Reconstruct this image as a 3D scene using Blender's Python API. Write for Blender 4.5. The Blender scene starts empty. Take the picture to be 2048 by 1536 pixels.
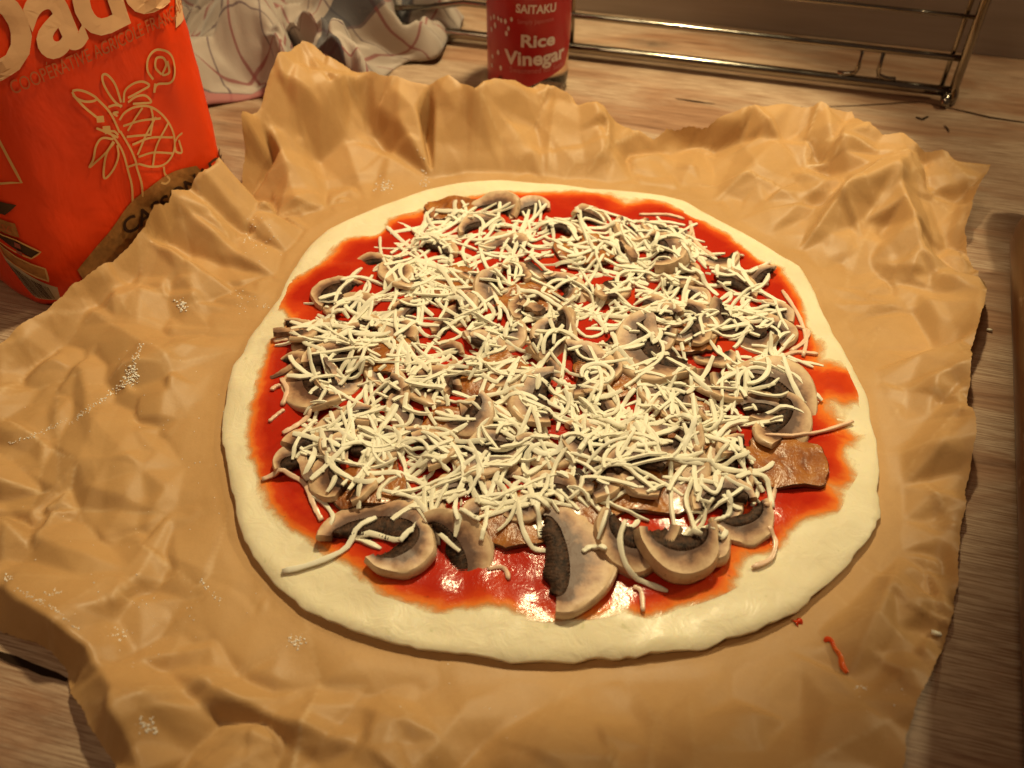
import bpy, bmesh, math, random
import numpy as np
from mathutils import Vector, noise, geometry, Matrix

# ------------------------------------------------------------------ camera
F = 1850.0; CH = 0.300; PT = math.radians(45.0); CY = -CH / math.tan(PT)
sc = bpy.context.scene
col = sc.collection
cd = bpy.data.cameras.new('camera'); cam = bpy.data.objects.new('camera', cd); col.objects.link(cam)
cam.location = (0, CY, CH); cam.rotation_euler = (math.radians(90) - PT, 0, 0)
cd.sensor_width = 36.0; cd.lens = F / 2048.0 * 36.0
cd.clip_start = 0.01; cd.clip_end = 20.0
cd.dof.use_dof = True; cd.dof.focus_distance = 0.415; cd.dof.aperture_fstop = 10.0
sc.camera = cam
# ------------------------------------------------------------------ light
w = bpy.data.worlds.new('World'); sc.world = w; w.use_nodes = True
bg = w.node_tree.nodes['Background']; bg.inputs[0].default_value = (1.0, 0.60, 0.36, 1); bg.inputs[1].default_value = 0.08

def lamp(name, kind, loc, target, power, color, **kw):
    l = bpy.data.lights.new(name, kind); l.energy = power; l.color = color
    for k, v in kw.items(): setattr(l, k, v)
    o = bpy.data.objects.new(name, l); col.objects.link(o); o.location = loc
    d = Vector(target) - Vector(loc); o.rotation_euler = d.to_track_quat('-Z', 'Y').to_euler()
    return o
WARM = (1.0, 0.83, 0.47)
# bulbs under the wall cupboard, and the ceiling lamp of the room behind the camera
lamp('cupboard_lamp', 'SPOT', (0.08, 0.30, 0.60), (-0.03, 0.155, 0.0), 18.6, WARM, spot_size=math.radians(55.5), spot_blend=0.30, shadow_soft_size=0.025)
lamp('cupboard_lamp', 'SPOT', (0.62, 0.20, 0.50), (0.23, 0.10, 0.0), 6.5, WARM, spot_size=math.radians(58), spot_blend=0.5, shadow_soft_size=0.025)
lamp('ceiling_lamp', 'AREA', (-0.7, -0.7, 1.9), (0, 0.1, 0), 6.0, (1.0, 0.72, 0.43), shape='DISK', size=0.35)
sc.view_settings.view_transform = 'Standard'; sc.view_settings.look = 'None'
sc.view_settings.exposure = 0.0; sc.view_settings.gamma = 1.0; sc.view_settings.use_curve_mapping = False
sc.cycles.use_adaptive_sampling = True; sc.cycles.adaptive_threshold = 0.02
sc.cycles.max_bounces = 6; sc.cycles.transparent_max_bounces = 6

# ------------------------------------------------------------------ helpers
random.seed(7); np.random.seed(7)
def ray(px, py):
    a = (px - 1024) / F; b = -(py - 768) / F
    return Vector((a, math.cos(PT) + b * math.sin(PT), -math.sin(PT) + b * math.cos(PT)))
CAM = Vector((0, CY, CH))
def W(px, py, z=0.0):
    d = ray(px, py); t = (z - CH) / d.z
    return CAM + d * t
def W2(px, py, z=0.0):
    p = W(px, py, z); return (p.x, p.y)

def tag(o, label=None, cat=None, group=None, kind=None):
    if label: o['label'] = label
    if cat: o['category'] = cat
    if group: o['group'] = group
    if kind: o['kind'] = kind
    return o
def empty(name, loc=(0, 0, 0)):
    o = bpy.data.objects.new(name, None); o.empty_display_size = 0.01; col.objects.link(o); o.location = loc
    return o
def mk(name, verts, faces, mats, parent=None, smooth=True, attr=None, fmat=None):
    me = bpy.data.meshes.new(name); me.from_pydata([tuple(v) for v in verts], [], faces)
    for m in (mats if isinstance(mats, (list, tuple)) else [mats]): me.materials.append(m)
    if smooth: me.polygons.foreach_set('use_smooth', [True] * len(me.polygons))
    if fmat is not None: me.polygons.foreach_set('material_index', fmat)
    if attr is not None:
        for nm, vals in attr.items():
            a = me.attributes.new(nm, 'FLOAT', 'POINT'); a.data.foreach_set('value', [float(x) for x in vals])
    me.update()
    o = bpy.data.objects.new(name, me); col.objects.link(o)
    if parent: o.parent = parent; o.matrix_parent_inverse = Matrix.Identity(4)
    return o
def fix_normals(o):
    bm = bmesh.new(); bm.from_mesh(o.data); bmesh.ops.recalc_face_normals(bm, faces=bm.faces); bm.to_mesh(o.data); bm.free()

class NT:
    """small node-tree builder"""
    def __init__(s, name):
        s.m = bpy.data.materials.new(name); s.m.use_nodes = True
        s.t = s.m.node_tree; s.n = s.t.nodes; s.bsdf = s.n['Principled BSDF']; s.out = s.n['Material Output']
    def add(s, typ, **kw):
        n = s.n.new(typ)
        for k, v in kw.items():
            if k.startswith('i_'):
                key = k[2:]; key = int(key) if key.isdigit() else key.replace('_', ' ')
                n.inputs[key].default_value = v
            else: setattr(n, k, v)
        return n
    def link(s, a, b): s.t.links.new(a, b)
    def coord(s, scale=(1, 1, 1), rot=(0, 0, 0), kind='Object', loc=(0, 0, 0)):
        tc = s.add('ShaderNodeTexCoord'); mp = s.add('ShaderNodeMapping')
        mp.inputs['Scale'].default_value = scale; mp.inputs['Rotation'].default_value = rot; mp.inputs['Location'].default_value = loc
        s.link(tc.outputs[kind], mp.inputs[0]); return mp.outputs[0]
    def noise(s, vec, scale, detail=4, rough=0.55, dist=0.0):
        n = s.add('ShaderNodeTexNoise'); n.inputs['Scale'].default_value = scale; n.inputs['Detail'].default_value = detail
        n.inputs['Roughness'].default_value = rough; n.inputs['Distortion'].default_value = dist
        s.link(vec, n.inputs['Vector']); return n.outputs['Fac']
    def ramp(s, fac, stops):
        r = s.add('ShaderNodeValToRGB'); e = r.color_ramp.elements
        while len(e) < len(stops): e.new(0.5)
        for i, (p, c) in enumerate(stops):
            e[i].position = p; e[i].color = c if len(c) == 4 else (*c, 1)
        s.link(fac, r.inputs[0]); return r.outputs[0]
    def mix(s, fac, a, b, mode='MIX'):
        m = s.add('ShaderNodeMix', data_type='RGBA', blend_type=mode)
        for v, i in ((fac, 0), (a, 6), (b, 7)):
            if hasattr(v, 'is_output'): s.link(v, m.inputs[i])
            else: m.inputs[i].default_value = v if i == 0 else ((*v, 1) if len(v) == 3 else v)
        return m.outputs[2]
    def math(s, op, a, b=0.0):
        m = s.add('ShaderNodeMath', operation=op)
        for v, i in ((a, 0), (b, 1)):
            if hasattr(v, 'is_output'): s.link(v, m.inputs[i])
            else: m.inputs[i].default_value = v
        return m.outputs[0]
    def bump(s, h, strength=0.3, dist=0.001, prev=None):
        b = s.add('ShaderNodeBump'); b.inputs['Strength'].default_value = strength; b.inputs['Distance'].default_value = dist
        s.link(h, b.inputs['Height'])
        if prev is not None: s.link(prev, b.inputs['Normal'])
        return b.outputs[0]
    def set(s, **kw):
        names = dict(color='Base Color', rough='Roughness', metal='Metallic', normal='Normal', spec='Specular IOR Level', coat='Coat Weight',
                     coat_rough='Coat Roughness', sss='Subsurface Weight', trans='Transmission Weight', ior='IOR', alpha='Alpha', sheen='Sheen Weight')
        for k, v in kw.items():
            inp = s.bsdf.inputs[names[k]]
            if hasattr(v, 'is_output'): s.link(v, inp)
            else: inp.default_value = (*v, 1) if (k == 'color' and len(v) == 3) else v
        return s
    def attr(s, name):
        a = s.add('ShaderNodeAttribute', attribute_name=name); return a.outputs['Fac']
def simple(name, color, rough=0.5, var=0.12, scale=60, bump=0.0, bscale=300, **kw):
    t = NT(name); v = t.coord()
    n = t.noise(v, scale, 5)
    c0 = tuple(max(0, x * (1 - var)) for x in color); c1 = tuple(min(1, x * (1 + var)) for x in color)
    t.set(color=t.ramp(n, [(0.3, c0), (0.7, c1)]), rough=rough, **kw)
    if bump: t.set(normal=t.bump(t.noise(v, bscale, 4), bump, 0.0008))
    return t.m

M = {}
# wood laminate worktop (grain along local x)
t = NT('worktop_wood'); v = t.coord()
g1 = t.noise(t.coord((2.4, 34, 1)), 6, 8, 0.66, 0.9)
g2 = t.noise(t.coord((8, 260, 1)), 5, 6, 0.7, 0.3)
base = t.ramp(g1, [(0.25, (0.14, 0.062, 0.031)), (0.45, (0.275, 0.140, 0.075)), (0.62, (0.38, 0.212, 0.122)), (0.8, (0.50, 0.335, 0.22))])
worn = t.noise(t.coord((2.2, 9, 1), loc=(0.4, 0.2, 0)), 3.0, 5, 0.6, 0.8)
wornm = t.ramp(worn, [(0.40, (0, 0, 0)), (0.56, (1, 1, 1))])
flick = t.ramp(g2, [(0.42, (0, 0, 0)), (0.56, (1, 1, 1))])
c = t.mix(t.math('MULTIPLY', wornm, 0.75), base, t.mix(flick, (0.25, 0.145, 0.085), (0.58, 0.43, 0.30)))
dk = t.ramp(t.noise(t.coord((5, 170, 1), loc=(1, 3, 0)), 3.2, 6, 0.65, 0.2), [(0.60, (0, 0, 0)), (0.72, (1, 1, 1))])
c = t.mix(t.math('MULTIPLY', dk, 0.55), c, (0.06, 0.030, 0.016))
kn = t.add('ShaderNodeTexVoronoi', feature='F1'); kn.inputs['Scale'].default_value = 5.5
t.link(t.coord((0.8, 1.9, 1), loc=(0.13, 0.37, 0)), kn.inputs['Vector'])
knm = t.math('MULTIPLY', t.ramp(kn.outputs['Distance'], [(0.03, (1, 1, 1)), (0.12, (0, 0, 0))]), t.noise(v, 90, 3))
c = t.mix(knm, c, (0.03, 0.016, 0.010))
t.set(color=c, rough=t.ramp(g2, [(0.3, (0.38,) * 3), (0.7, (0.55,) * 3)]), normal=t.bump(g2, 0.35, 0.0006))
M['wood'] = t.m
M['crack'] = simple('crack_print', (0.022, 0.011, 0.006), 0.95, spec=0.1)
t = NT('wall_panel'); v = t.coord((2, 1, 30))
t.set(color=t.ramp(t.noise(v, 6, 5), [(0.3, (0.27, 0.205, 0.165)), (0.7, (0.33, 0.255, 0.205))]), rough=0.42, spec=0.5, normal=t.bump(t.noise(t.coord((3, 3, 90)), 8, 4), 0.08, 0.0005))
M['wall'] = t.m
# brown baking paper
t = NT('baking_paper'); v = t.coord()
fib = t.noise(v, 900, 4, 0.7); blot = t.noise(v, 26, 5, 0.6)
c = t.ramp(blot, [(0.3, (0.455, 0.248, 0.098)), (0.7, (0.55, 0.316, 0.132))])
c = t.mix(t.math('MULTIPLY', fib, 0.35), c, (0.68, 0.42, 0.17))
b2 = t.bump(t.noise(v, 300, 5, 0.7), 0.22, 0.0006)
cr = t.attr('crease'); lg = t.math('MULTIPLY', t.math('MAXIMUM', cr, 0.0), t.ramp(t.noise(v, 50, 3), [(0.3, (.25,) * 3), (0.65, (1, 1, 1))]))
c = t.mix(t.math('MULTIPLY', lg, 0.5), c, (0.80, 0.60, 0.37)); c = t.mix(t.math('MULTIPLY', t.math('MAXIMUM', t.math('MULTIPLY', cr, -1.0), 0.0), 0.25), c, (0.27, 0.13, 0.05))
t.set(color=c, rough=t.ramp(blot, [(0.3, (0.42,) * 3), (0.7, (0.58,) * 3)]), spec=0.35, normal=b2)
tr = t.add('ShaderNodeBsdfTranslucent'); t.link(c, tr.inputs[0]); mxs = t.add('ShaderNodeMixShader'); mxs.inputs[0].default_value = 0.13
t.link(t.bsdf.outputs[0], mxs.inputs[1]); t.link(tr.outputs[0], mxs.inputs[2]); t.link(mxs.outputs[0], t.out.inputs[0])
M['paper'] = t.m
# raw dough
t = NT('raw_dough'); v = t.coord()
n = t.noise(v, 45, 5, 0.55); fl = t.noise(v, 220, 4, 0.6)
c = t.ramp(n, [(0.3, (0.71, 0.615, 0.42)), (0.7, (0.78, 0.70, 0.495))])
sp = t.ramp(t.noise(v, 240, 2, 0.5), [(0.70, (0, 0, 0)), (0.75, (1, 1, 1))])
c = t.mix(t.math('MULTIPLY', sp, 0.35), c, (0.42, 0.40, 0.16))
gl = t.ramp(t.noise(v, 30, 4, 0.6), [(0.40, (0.36,) * 3), (0.58, (0.70,) * 3)])
t.set(color=c, rough=gl, sss=0.15, normal=t.bump(t.noise(v, 110, 5, 0.55, 0.8), 0.40, 0.0014, t.bump(fl, 0.16, 0.0006)))
t.bsdf.inputs['Subsurface Radius'].default_value = (0.004, 0.0025, 0.001); t.bsdf.inputs['Subsurface Scale'].default_value = 1.0
M['dough'] = t.m
# tomato sauce : thickness attribute -> cover and colour
t = NT('tomato_sauce'); v = t.coord()
th = t.attr('thick'); n = t.noise(v, 60, 6, 0.62, 0.4); n2 = t.noise(v, 22, 4, 0.6, 0.5)
tt = t.math('ADD', th, t.math('MULTIPLY', t.math('SUBTRACT', n, 0.5), 0.9))
tt = t.math('ADD', tt, t.math('MULTIPLY', t.math('SUBTRACT', n2, 0.5), 1.1))
c = t.ramp(tt, [(0.05, (0.76, 0.44, 0.16)), (0.30, (0.74, 0.19, 0.03)), (0.55, (0.58, 0.055, 0.011)), (0.95, (0.42, 0.020, 0.007))])
seeds = t.ramp(t.noise(v, 420, 2), [(0.70, (0, 0, 0)), (0.75, (1, 1, 1))])
c = t.mix(t.math('MULTIPLY', seeds, 0.5), c, (0.20, 0.04, 0.01))
t.set(color=c, rough=0.16, spec=0.26, alpha=t.ramp(tt, [(0.0, (0, 0, 0)), (0.30, (1, 1, 1))]), normal=t.bump(t.noise(v, 900, 2, 0.5), 0.10, 0.0005, t.bump(n, 0.28, 0.002)))
M['sauce'] = t.m
# cheese
t = NT('grated_cheese'); v = t.coord(); oi = t.add('ShaderNodeObjectInfo')
c = t.mix(t.noise(v, 300, 4), (0.78, 0.74, 0.60), (0.85, 0.815, 0.70))
c = t.mix(t.math('MULTIPLY', oi.outputs['Random'], 0.35), c, (0.79, 0.73, 0.52))
t.set(color=c, rough=0.45, spec=0.35, normal=t.bump(t.noise(v, 1100, 3), 0.18, 0.0003))
t.bsdf.inputs['Subsurface Radius'].default_value = (0.002, 0.0014, 0.0008); t.bsdf.inputs['Subsurface Scale'].default_value = 1.0
M['cheese'] = t.m
M['cheese_sauced'] = simple('cheese_with_sauce', (0.78, 0.54, 0.39), 0.3, 0.15, 200, 0.1, 900)
# mushroom
t = NT('mushroom_flesh'); v = t.coord(); a = t.attr('depth')
n = t.noise(v, 260, 5, 0.6); n3 = t.noise(v, 90, 3)
f = t.math('ADD', a, t.math('MULTIPLY', t.math('SUBTRACT', n, 0.45), 0.75)); f = t.math('ADD', f, t.math('MULTIPLY', t.math('SUBTRACT', n3, 0.45), 0.75))
c = t.ramp(f, [(0.0, (0.70, 0.52, 0.32)), (0.30, (0.60, 0.41, 0.245)), (0.60, (0.40, 0.225, 0.13)), (0.90, (0.11, 0.05, 0.03))])
t.set(color=c, rough=0.5, normal=t.bump(n, 0.3, 0.0008))
t.bsdf.inputs['Subsurface Radius'].default_value = (0.002, 0.001, 0.0006); t.bsdf.inputs['Subsurface Scale'].default_value = 1.0
M['flesh'] = t.m
t = NT('mushroom_skin'); v = t.coord(); n = t.noise(v, 130, 5, 0.6)
c = t.ramp(n, [(0.3, (0.42, 0.265, 0.16)), (0.5, (0.56, 0.39, 0.245)), (0.7, (0.66, 0.48, 0.31))])
c = t.mix(t.ramp(t.noise(v, 420, 3), [(0.64, (0, 0, 0)), (0.74, (0.6, 0.6, 0.6))]), c, (0.20, 0.10, 0.055))
t.set(color=c, rough=0.36, normal=t.bump(n, 0.15, 0.0008)); M['skin'] = t.m
t = NT('mushroom_gills'); v = t.coord(); n = t.noise(v, 500, 4, 0.6)
t.set(color=t.ramp(n, [(0.35, (0.016, 0.008, 0.005)), (0.75, (0.11, 0.05, 0.027))]), rough=0.6, spec=0.2, normal=t.bump(n, 0.6, 0.0012)); M['gills'] = t.m
# glazed aubergine
t = NT('glazed_vegetable'); v = t.coord(); n = t.noise(v, 85, 5, 0.6, 0.6)
c = t.ramp(n, [(0.28, (0.12, 0.030, 0.008)), (0.48, (0.30, 0.092, 0.016)), (0.7, (0.44, 0.175, 0.033))])
t.set(color=c, rough=0.32, coat=0.08, normal=t.bump(n, 0.5, 0.003, t.bump(t.noise(v, 420, 4), 0.3, 0.001))); t.bsdf.inputs['Coat Roughness'].default_value = 0.1
M['glaze'] = t.m
M['glaze_skin'] = simple('vegetable_skin', (0.10, 0.035, 0.015), 0.25, 0.3, 120)
M['flour'] = simple('flour', (0.86, 0.82, 0.75), 0.9)
# bag
t = NT('orange_paper_bag'); v = t.coord()
n = t.noise(t.coord((1, 1, 0.6)), 38, 4, 0.55, 0.4)
t.set(color=t.ramp(t.noise(v, 15, 4), [(0.3, (0.78, 0.042, 0.003)), (0.7, (0.86, 0.052, 0.004))]), rough=0.42, spec=0.35, normal=t.bump(n, 0.35, 0.004)); M['bag'] = t.m
M['bag_print'] = simple('peach_print', (0.80, 0.47, 0.26), 0.45, 0.06)
M['bag_faint'] = simple('faint_orange_print', (0.52, 0.11, 0.035), 0.45, 0.06)
M['bag_line'] = simple('line_print', (0.70, 0.42, 0.17), 0.45, 0.06)
M['bag_kraft'] = simple('kraft_print', (0.38, 0.165, 0.045), 0.5, 0.25, 300)
M['bag_dark'] = simple('dark_print', (0.045, 0.016, 0.008), 0.5, 0.2)
M['bag_pink'] = simple('pink_print', (0.30, 0.07, 0.06), 0.5, 0.1)
M['bag_grey'] = simple('barcode_ground', (0.52, 0.40, 0.28), 0.5, 0.08)
# bottle
M['red'] = simple('red_label', (0.40, 0.006, 0.012), 0.32, 0.06)
M['white_print'] = simple('white_print', (0.72, 0.58, 0.52), 0.4, 0.05)
M['pink_print'] = simple('pale_red_print', (0.55, 0.16, 0.15), 0.4, 0.05)
M['dkred_print'] = simple('dark_red_print', (0.16, 0.004, 0.006), 0.4, 0.05)
t = NT('bottle_glass'); v = t.coord(); t.set(color=t.mix(t.noise(v, 20, 2), (0.95, 0.80, 0.62), (0.98, 0.86, 0.70)), rough=0.03, trans=1.0, ior=1.36); M['glass'] = t.m
M['cap_plastic'] = simple('red_cap', (0.40, 0.01, 0.012), 0.35)
# chrome
t = NT('chrome_wire'); v = t.coord(); t.set(color=(0.30, 0.265, 0.22), metal=1.0, rough=t.ramp(t.noise(v, 60, 4), [(0.3, (0.10,) * 3), (0.7, (0.22,) * 3)])); M['chrome'] = t.m
# rolling pin wood
t = NT('rolling_pin_wood'); v = t.coord((14, 14, 1.2)); n = t.noise(v, 16, 6, 0.6, 0.5)
c = t.ramp(n, [(0.3, (0.085, 0.032, 0.013)), (0.7, (0.165, 0.070, 0.030))])
fl = t.ramp(t.noise(t.coord((1, 1, 0.5)), 110, 5, 0.65), [(0.62, (0, 0, 0)), (0.74, (1, 1, 1))])
t.set(color=t.mix(t.math('MULTIPLY', fl, 0.55), c, (0.60, 0.46, 0.34)), rough=0.36, normal=t.bump(n, 0.2, 0.0008)); M['pin'] = t.m

def vnoise(x, y, z=0.0, s=1.0): return noise.noise(Vector((x * s, y * s, z)))

# ------------------------------------------------------------------ worktop and wall
YAW = math.radians(-14.8)
cx_, sx_ = math.cos(YAW), math.sin(YAW)
wallp = Vector(W2(1140, 20)); 
def rot2(u, v): return (u * cx_ - v * sx_, u * sx_ + v * cx_)
def plank(name, u0, u1, v0, v1, z0, z1, m):
    vs = [(u0, v0, z0), (u1, v0, z0), (u1, v1, z0), (u0, v1, z0), (u0, v0, z1), (u1, v0, z1), (u1, v1, z1), (u0, v1, z1)]
    o = mk(name, vs, [(0, 3, 2, 1), (4, 5, 6, 7), (0, 1, 5, 4), (1, 2, 6, 5), (2, 3, 7, 6), (3, 0, 4, 7)], m, smooth=False)
    o.rotation_euler = (0, 0, YAW); return o
vw = -wallp.x * sx_ + wallp.y * cx_       # wall distance along the worktop's own y
tag(plank('worktop', -1.3, 1.3, -0.55, vw + 0.02, -0.038, 0.0, M['wood']), kind='structure')
tag(plank('wall', -1.3, 1.3, vw, vw + 0.03, 0.0005, 0.55, M['wall']), kind='structure')
wt = bpy.data.objects['worktop']
def crack(name, pts, width):
    L = [Vector((*W2(*p), 0.0006)) for p in pts]; vs = []; fs = []
    for i, p in enumerate(L):
        d = (L[min(i + 1, len(L) - 1)] - L[max(i - 1, 0)]).normalized(); nrm = Vector((-d.y, d.x, 0))
        h = width * (0.35 + 0.65 * math.sin(math.pi * (0.12 + 0.8 * i / (len(L) - 1)))) * (0.8 + 0.4 * random.random()) / 2
        vs += [p + nrm * h, p - nrm * h]
        if i: fs.append((2 * i - 2, 2 * i - 1, 2 * i + 1, 2 * i))
    o = mk(name, vs, fs, M['crack'], smooth=False); o.parent = wt
    o.matrix_parent_inverse = Matrix.Rotation(YAW, 4, 'Z').inverted(); return o
crack('wood_crack', [(-60, 1288), (0, 1310), (30, 1322), (60, 1333), (90, 1346), (112, 1352), (135, 1362)], 0.0030)
crack('wood_crack', [(1640, 215), (1720, 212), (1800, 207), (1850, 205)], 0.0010)
crack('wood_crack', [(1850, 207), (1920, 222), (1980, 236), (2048, 246), (2120, 258)], 0.0014)
crack('wood_crack', [(1535, 221), (1560, 226), (1590, 222), (1605, 216)], 0.0028)
crack('wood_crack', [(1832, 236), (1845, 240), (1856, 234)], 0.0026)
crack('wood_crack', [(1888, 252), (1894, 258), (1898, 266)], 0.0014)
crack('wood_crack', [(1350, 198), (1390, 204), (1430, 209)], 0.0012)

# ------------------------------------------------------------------ baking paper
outline = [(-150, 770, .004), (-60, 730, .006), (0, 700, .010), (60, 645, .012), (95, 624, .013), (160, 570, .016), (235, 510, .020), (280, 462, .024), (320, 420, .029),
 (345, 385, .032), (400, 330, .038), (430, 285, .045), (480, 220, .048), (545, 150, .053), (605, 92, .057), (625, 88, .057), (660, 106, .054), (740, 130, .048),
 (800, 150, .043), (860, 162, .040), (900, 166, .038), (930, 186, .035), (950, 203, .032), (985, 192, .031), (1005, 188, .031), (1040, 172, .033), (1080, 160, .034), (1105, 166, .033),
 (1140, 190, .029), (1190, 215, .024), (1260, 240, .019), (1310, 256, .016), (1335, 242, .018), (1380, 236, .020), (1430, 226, .023), (1480, 214, .027), (1510, 204, .030),
 (1580, 208, .029), (1630, 222, .027), (1652, 240, .024), (1700, 236, .026), (1720, 268, .025), (1760, 284, .024), (1800, 285, .025), (1830, 300, .024), (1845, 317, .019),
 (1890, 320, .019), (1908, 338, .017), (1975, 343, .020), (1960, 370, .016), (1937, 420, .013), (1930, 460, .010), (1937, 482, .008), (1960, 530, .007), (1976, 572, .013), (1970, 590, .014),
 (1952, 660, .013), (1930, 740, .012), (1934, 850, .012), (1938, 900, .010), (1935, 1000, .010), (1926, 1090, .011), (1926, 1150, .010), (1907, 1250, .009), (1890, 1290, .007), (1850, 1360, .006),
 (1832, 1400, .006), (1815, 1440, .006), (1795, 1490, .005), (1800, 1536, .005), (1780, 1640, .004), (1500, 1740, .006), (1000, 1760, .005), (600, 1720, .006), (290, 1640, .002), (235, 1536, .002),
 (200, 1480, .001), (180, 1440, .001), (145, 1390, .001), (135, 1340, .001), (110, 1310, .001), (70, 1290, .001), (0, 1264, .001), (-90, 1215, .001), (-220, 1090, .004), (-260, 900, .004)]
ctrl = [
 # steep inner side along the sugar bag
 (60, 735, .003), (130, 680, .003), (185, 628, .004), (260, 578, .005), (340, 500, .007), (420, 420, .009), (452, 340, .017), (300, 480, .019), (380, 390, .024),
 # peak
 (480, 300, .026), (520, 240, .036), (560, 300, .022), (620, 150, .046), (640, 210, .036), (700, 195, .032), (690, 150, .046), (735, 240, .020), (775, 305, .005), (640, 320, .008), (560, 350, .006), (480, 400, .004), (690, 280, .014),
 # back wall
 (850, 292, .003), (960, 264, .004), (1090, 224, .010), (1180, 262, .005), (1300, 280, .004), (1400, 292, .004), (1480, 288, .008),
 (750, 205, .030), (795, 225, .029), (835, 208, .031), (870, 204, .032), (935, 209, .030), (1000, 212, .027), (1060, 180, .031), (1100, 190, .028), (1150, 212, .024), (1230, 245, .016),
 # right back bulge
 (1480, 240, .022), (1540, 240, .026), (1560, 285, .016), (1640, 290, .022), (1600, 345, .009), (1690, 300, .026), (1700, 350, .016), (1740, 330, .022), (1650, 420, .006), (1720, 460, .004), (1620, 390, .012), (1680, 400, .015),
 (1795, 335, .028), (1815, 385, .026), (1835, 430, .024), (1855, 475, .022), (1900, 530, .019), (1955, 583, .015),
 (1840, 345, .012), (1850, 395, .010), (1880, 450, .007), (1915, 500, .005), (1950, 550, .004), (1890, 380, .014), (1910, 410, .008),
 (1780, 450, .010), (1800, 520, .013), (1740, 520, .004), (1850, 560, .012), (1880, 620, .011), (1830, 620, .004), (1800, 580, .007), (1880, 700, .004), (1905, 690, .013), (1870, 760, .009), (1900, 800, .004), (1915, 830, .012), (1850, 850, .003), (1880, 900, .010), (1905, 960, .003), (1870, 980, .008), (1850, 1040, .003), (1890, 1060, .009), (1870, 1120, .003), (1830, 1120, .007), (1860, 1200, .010), (1840, 1260, .003),
 (1790, 1150, .008), (1750, 1230, .009), (1720, 1300, .007), (1690, 1360, .004), (1790, 1270, .003), (1760, 1340, .003), (1810, 1350, .007), (1740, 1400, .006), (1660, 1410, .007), (1600, 1440, .003), (1540, 1400, .005), (1450, 1450, .004), (1600, 1340, .002),
 (1300, 1470, .004), (1200, 1430, .003), (1150, 1470, .006), (1000, 1480, .003), (900, 1440, .002), (1500, 1500, .004), (820, 1500, .006), (950, 1560, .004), (1300, 1580, .006), (1600, 1560, .004),
 # front left creases
 (330, 1335, .004), (420, 1365, .010), (480, 1390, .011), (560, 1425, .011), (640, 1455, .010), (720, 1490, .009), (380, 1400, .003), (450, 1450, .002), (560, 1490, .002), (640, 1530, .002), (340, 1420, .008), (370, 1500, .007), (270, 1330, .007), (260, 1285, .007), (360, 1290, .004), (600, 1370, .003), (500, 1340, .002),
 (0, 1042, .011), (60, 1062, .011), (110, 1080, .011), (170, 1105, .009), (260, 1145, .004), (0, 1000, .003), (80, 1030, .003), (160, 1040, .002), (200, 1060, .002), (-60, 1120, .008), (60, 1120, .007), (160, 1160, .006), (310, 1140, .005), (350, 1090, .003), (210, 1200, .007), (320, 1220, .007), (400, 1180, .003), (420, 1260, .003),
 (-60, 1150, .013), (0, 1168, .014), (40, 1205, .014), (95, 1242, .016), (165, 1280, .017), (176, 1310, .016), (205, 1345, .015), (226, 1375, .015), (226, 1430, .014), (255, 1470, .012), (280, 1540, .012), (200, 1330, .013), (300, 1400, .011),
 (100, 900, .002), (0, 900, .007), (-120, 900, .004), (150, 830, .006), (240, 775, .006), (270, 735, .006), (180, 740, .002), (285, 690, .005), (90, 800, .003), (300, 850, .002), (200, 950, .003), (0, 800, .004)]
dough_px = [(1000, 362), (1080, 368), (1180, 380), (1260, 384), (1330, 392), (1372, 404), (1402, 424), (1450, 448), (1520, 488), (1562, 514), (1598, 532), (1612, 556), (1640, 618), (1665, 668), (1692, 712), (1716, 760), (1734, 795), (1741, 840), (1751, 875), (1758, 930), (1755, 980), (1758, 1030), (1746, 1072), (1718, 1104), (1690, 1140), (1640, 1182), (1600, 1217), (1540, 1251), (1470, 1277), (1400, 1297), (1300, 1312), (1200, 1318), (1100, 1326), (1000, 1322), (920, 1308), (820, 1296), (720, 1268), (650, 1240), (600, 1213), (550, 1168), (508, 1118), (482, 1060), (470, 1000), (456, 935), (445, 880), (446, 830), (456, 780), (466, 732), (486, 708), (506, 668), (538, 626), (560, 596), (572, 565), (594, 532), (620, 494), (655, 462), (704, 438), (760, 414), (800, 400), (850, 381), (920, 367)]
D2 = [Vector(W2(x, y, 0.003)) for x, y in dough_px]
DC = Vector(W2(1095, 790, 0.003))
dang = np.array([math.atan2(p.y - DC.y, p.x - DC.x) for p in D2]); drad = np.array([(p - DC).length for p in D2])
od = np.argsort(dang); dang = dang[od]; drad = drad[od]
dang = np.concatenate([dang[-3:] - 2 * math.pi, dang, dang[:3] + 2 * math.pi]); drad = np.concatenate([drad[-3:], drad, drad[:3]])
def dough_R(a): return np.interp(a, dang, drad)

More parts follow.
